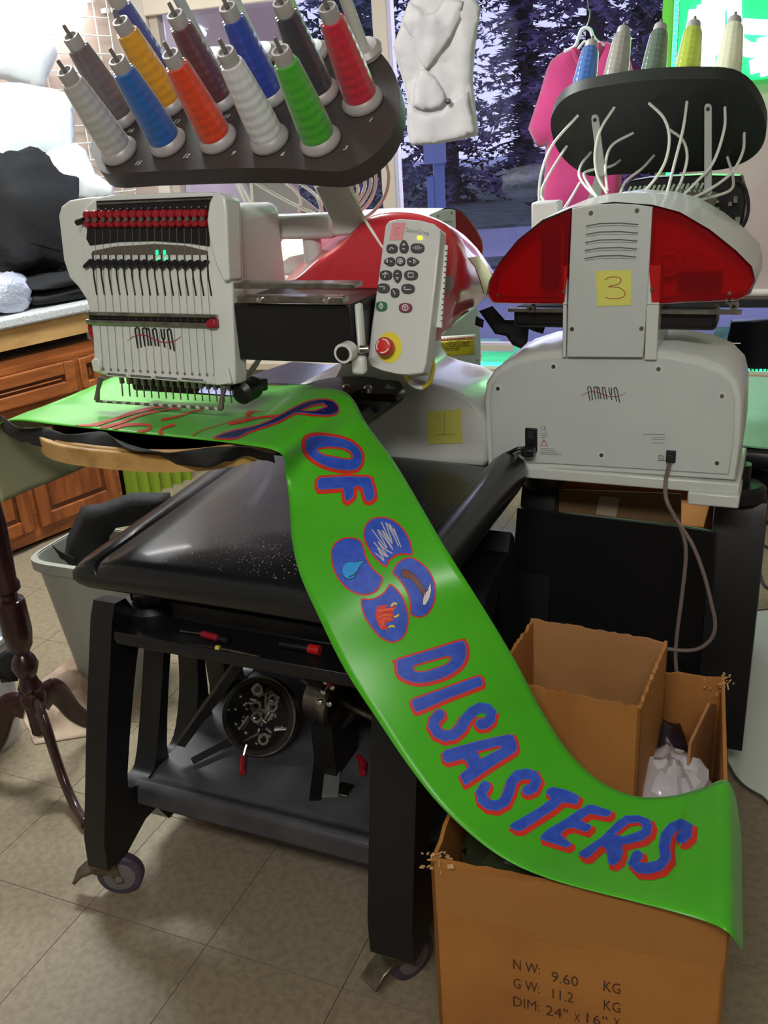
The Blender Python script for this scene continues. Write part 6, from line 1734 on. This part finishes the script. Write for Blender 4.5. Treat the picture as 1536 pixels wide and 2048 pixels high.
# folded pale sweatshirt
M_sweat = mat('pale grey fleece', (196, 190, 190), .9, noise_=(7, (178, 172, 175), .4, .65), sheen=.4)
sw_ = thing('sweatshirt', 'pale grey hooded sweatshirt folded small and hung in the window', 'sweatshirt', FW)
V_S = -.30
def sp_(P, dv, thick, amp=.010, e=.03, nsc=12):
    return pillow([(PW(x, y, V_S).x, PW(x, y, V_S).z) for x, y in P], thick, .03, lambda a, b, d: V3((a, V_S - dv - d, b)), amp, nsc, e)
sp_([(786, 95), (798, 60), (812, 25), (822, -4), (850, -15), (900, -20), (945, -10), (962, 15), (956, 55), (949, 110), (946, 160), (951, 210), (957, 262), (954, 272), (925, 279), (880, 287), (826, 291), (818, 262), (817, 215), (808, 170), (796, 130)], 0, .035, .014, .012, 16).build('folded_body', M_sweat, sw_, smooth=180)
sp_([(805, 45), (822, 2), (842, 15), (858, 28), (876, 22), (890, 0), (908, -6), (930, 4), (926, 40), (905, 80), (888, 105), (872, 128), (856, 143), (842, 120), (830, 80), (815, 60)], .022, .035, .016, .02, 20).build('hood', M_sweat, sw_, smooth=180)
sp_([(828, 212), (833, 170), (842, 140), (856, 140), (872, 152), (888, 176), (897, 200), (890, 216), (868, 224), (845, 222)], .025, .03, .010, .015, 18).build('sleeve', M_sweat, sw_, smooth=180)
sp_([(817, 208), (835, 219), (862, 227), (886, 222), (905, 203), (922, 186), (938, 180), (942, 205), (950, 240), (957, 264), (925, 279), (880, 287), (826, 291), (818, 262)], .026, .022, .006, .01, 14).build('hem_band', M_sweat, sw_, smooth=180)
p = PW(893, 203, V_S - .075); G().lathe([(.010, 0), (.012, .004), (.006, .006)], (p.x, V_S - .046, p.z), (0, -1, .2), 14).build('cuff_opening', M_dark, sw_)
hk2 = [(PW(878, -14, V_S).x, V_S, PW(878, -14, V_S).z)]
G().tube([hk2[0], (hk2[0][0], V_S, zr - .01)], .006, 8).build('hanging_loop', M_sweat, sw_)

# blind on the right, neon sign in front of it
M_blind = mat('pinkish roller blind', (206, 188, 184), .8, noise_=(4, (194, 176, 174), .4, .65))
bl = thing('roller_blind', 'pinkish roller blind pulled down at the right of the window', 'blind', FW)
b0, b1 = PW(1362, 300, -.04), PW(1500, 598, -.04)
G().span((b0.x, -.045, b1.z), (2.9, -.042, 2.42)).build('blind_cloth', M_blind, bl)
G().span((b0.x - .01, -.054, b1.z - .035), (2.92, -.034, b1.z)).build('bottom_bar', M_rubber, bl, bevel=.004)
G().tube([(b0.x, -.06, b1.z + .03), (2.9, -.06, b1.z + .03)], .016, 12).build('hem_rod', mat('pale hem rod', (232, 222, 218), .4), bl)
G().tube([(b0.x - .02, -.06, 2.44), (2.94, -.06, 2.44)], .03, 14).build('roller', M_wcl, bl)
sg = thing('neon_sign', 'glowing green neon sign hanging in front of the blind, top right', 'neon sign', FW)
s0, s1 = PW(1352, 172, -.10), PW(1600, -30, -.10)
M_neonbk = mat('green lit acrylic', (20, 160, 60), .4, emit=(.0, .9, .14, 1.3))
M_neon = mat('white hot green neon', (200, 255, 210), .4, emit=(.45, 1.0, .52, 7.0))
G().span((s0.x, -.125, s0.z), (s1.x, -.115, 2.40)).build('sign_panel', M_neonbk, sg, bevel=.004)
NT = [[(1392, 20), (1384, 70), (1380, 110), (1388, 140), (1402, 130), (1404, 60), (1408, 10)], [(1418, -20), (1418, 60), (1416, 145)], [(1436, -10), (1434, 70), (1430, 110)], [(1468, -20), (1470, 50), (1476, 92)], [(1484, 52), (1510, 54), (1560, 56)], [(1482, 90), (1500, 100), (1540, 98)], [(1528, 75), (1530, 110), (1536, 150)], [(1500, 135), (1520, 130), (1550, 132)], [(1450, 20), (1456, -20)]]
for T in NT:
    G().tube(catmull([V3((PW(x, y, -.14).x, -.145, PW(x, y, -.14).z)) for x, y in T], 6), .026, 10).build('neon_tube', M_neon, sg)
for u in (s0.x + .1, s1.x - .1): G().tube([(u, -.12, 2.40), (u, -.12, 2.85)], .002, 6).build('hanging_wire', M_steel, sg)
# on the sill
scn = thing('black_screen', 'black flat screen at the right end of the window sill', 'screen', FW)
sp4 = [(PW(x, y, -.20).x, PW(x, y, -.20).z) for x, y in ((1462, 644), (1560, 640), (1560, 738), (1450, 733), (1452, 690))]
G().prism(sp4, lambda a, b, d: V3((a, d, b)), -.20, -.14).build('screen_body', mat('glossy black screen', (10, 10, 16), .12), scn, bevel=.004)
a, b = PW(1462, 686, -.205), PW(1481, 688, -.205)
G().span((a.x, -.2025, b.z), (b.x, -.2005, a.z)).build('front_mark', M_wcl, scn)
a, b = PW(1500, 725, -.17), PW(1536, 745, -.17)
G().span((sp4[3][0] + .02, -.20, zs), (sp4[3][0] + .25, -.12, min(p_[1] for p_ in sp4))).build('screen_foot', M_black, scn)
p = PW(1424, 704, -.17)
br_ = thing('brass_fitting', 'small brass fitting standing on the window sill by the screen', 'fitting', loc=tuple(FW.w((p.x, -.13, zs))))
g = G().lathe([(.030, 0), (.032, .02), (.020, .04), (.020, .05), (.027, .055), (.027, .085), (.02, .085), (.02, .07)], n=20); g.build('fitting_body', mat('dull brass', (176, 160, 104), .35, .8), br_)
p = PW(1008, 694, -.10)
tb2 = G().span((p.x - .10, -.13, zs), (p.x + .05, -.11, zs + .055)).span((p.x + .05, -.13, zs), (p.x + .09, -.11, zs + .10)).build('clear_block', mat('teal clear plastic', (110, 190, 180), .2, coat=.6)); tb2.matrix_world = FW.M; tag(tb2, 'small teal plastic piece on the window sill left of the machine column', 'plastic piece')

# signpost outside seen below the sweatshirt
p0 = py(876, 300, 8.0); p1 = py(876, 420, 8.0)
spt = thing('signpost', 'pale blue post outside the window below the sweatshirt', 'post', loc=(p0.x, 8.0, -.10))
G().span((-.045, -.03, 0), (.045, .03, p0.z + .35)).build('post', mat('pale blue painted post', (120, 142, 196), .5), spt, bevel=.005)
G().span((-.12, -.045, p0.z - .0), (.06, -.03, p0.z + .42)).build('sign_back', mat('pale blue sign back', (140, 156, 200), .5), spt)
G().span((-.10, -.04, p0.z - .55), (-.05, .0, p0.z - .1)).build('post_side', mat('pale blue painted post', (120, 142, 196), .5), spt)

# right side of the floor: clear chair mat, cables, wooden chest
mt = thing('chair_mat', 'clear plastic floor mat with a curved dark edge at the right', 'floor mat')
mp_ = [pz(x, y, .002) for x, y in ((1452, 1500), (1462, 1540), (1485, 1570), (1520, 1592), (1580, 1620), (1760, 1560), (1700, 1250), (1480, 1230), (1462, 1360))]
mc = cat2([(p.x, p.y) for p in mp_], 6)
M_matc = mat('pale mat with window glare', (214, 222, 214), .12, coat=.6)  # window reflections on the floor put into this pale colour
G().prism(mc, lambda a, b, d: V3((a, b, d)), .001, .004).build('mat_sheet', M_matc, mt)
n = len(mc); G().tube([V3((a, b, .004)) for a, b in mc], .0035, 6, closed=True).build('mat_edge', mat('dark mat edge', (84, 84, 76), .3), mt)
for k, (P, lab) in enumerate((([(1515, 1078), (1530, 1092), (1560, 1100), (1600, 1090)], 'dark cable on the floor at the right edge, nearer the window'), ([(1516, 1135), (1525, 1165), (1545, 1178), (1600, 1170)], 'dark cable looping on the floor at the right edge, nearer the viewer'))):
    o = G().tube(catmull([pz(x, y, .006) for x, y in P], 6), .005, 8).build('floor_cable', M_rubber); tag(o, lab, 'cable')
a = pz(1502, 1050, 0)
ch = thing('wooden_chest', 'brown wooden chest under the window at the right edge', 'chest', loc=(a.x, a.y, 0), rz=FW.yaw)
G().span((0, 0, .02), (.9, .4, .30)).build('chest_body', M_oak, ch, bevel=.004)
G().span((-.01, -.012, .30), (.91, .41, .335)).build('chest_lid', M_oak, ch, bevel=.004)
for x_ in (.02, .83): G().span((x_, .02, 0), (x_ + .05, .38, .02)).build('foot', M_oakd, ch)
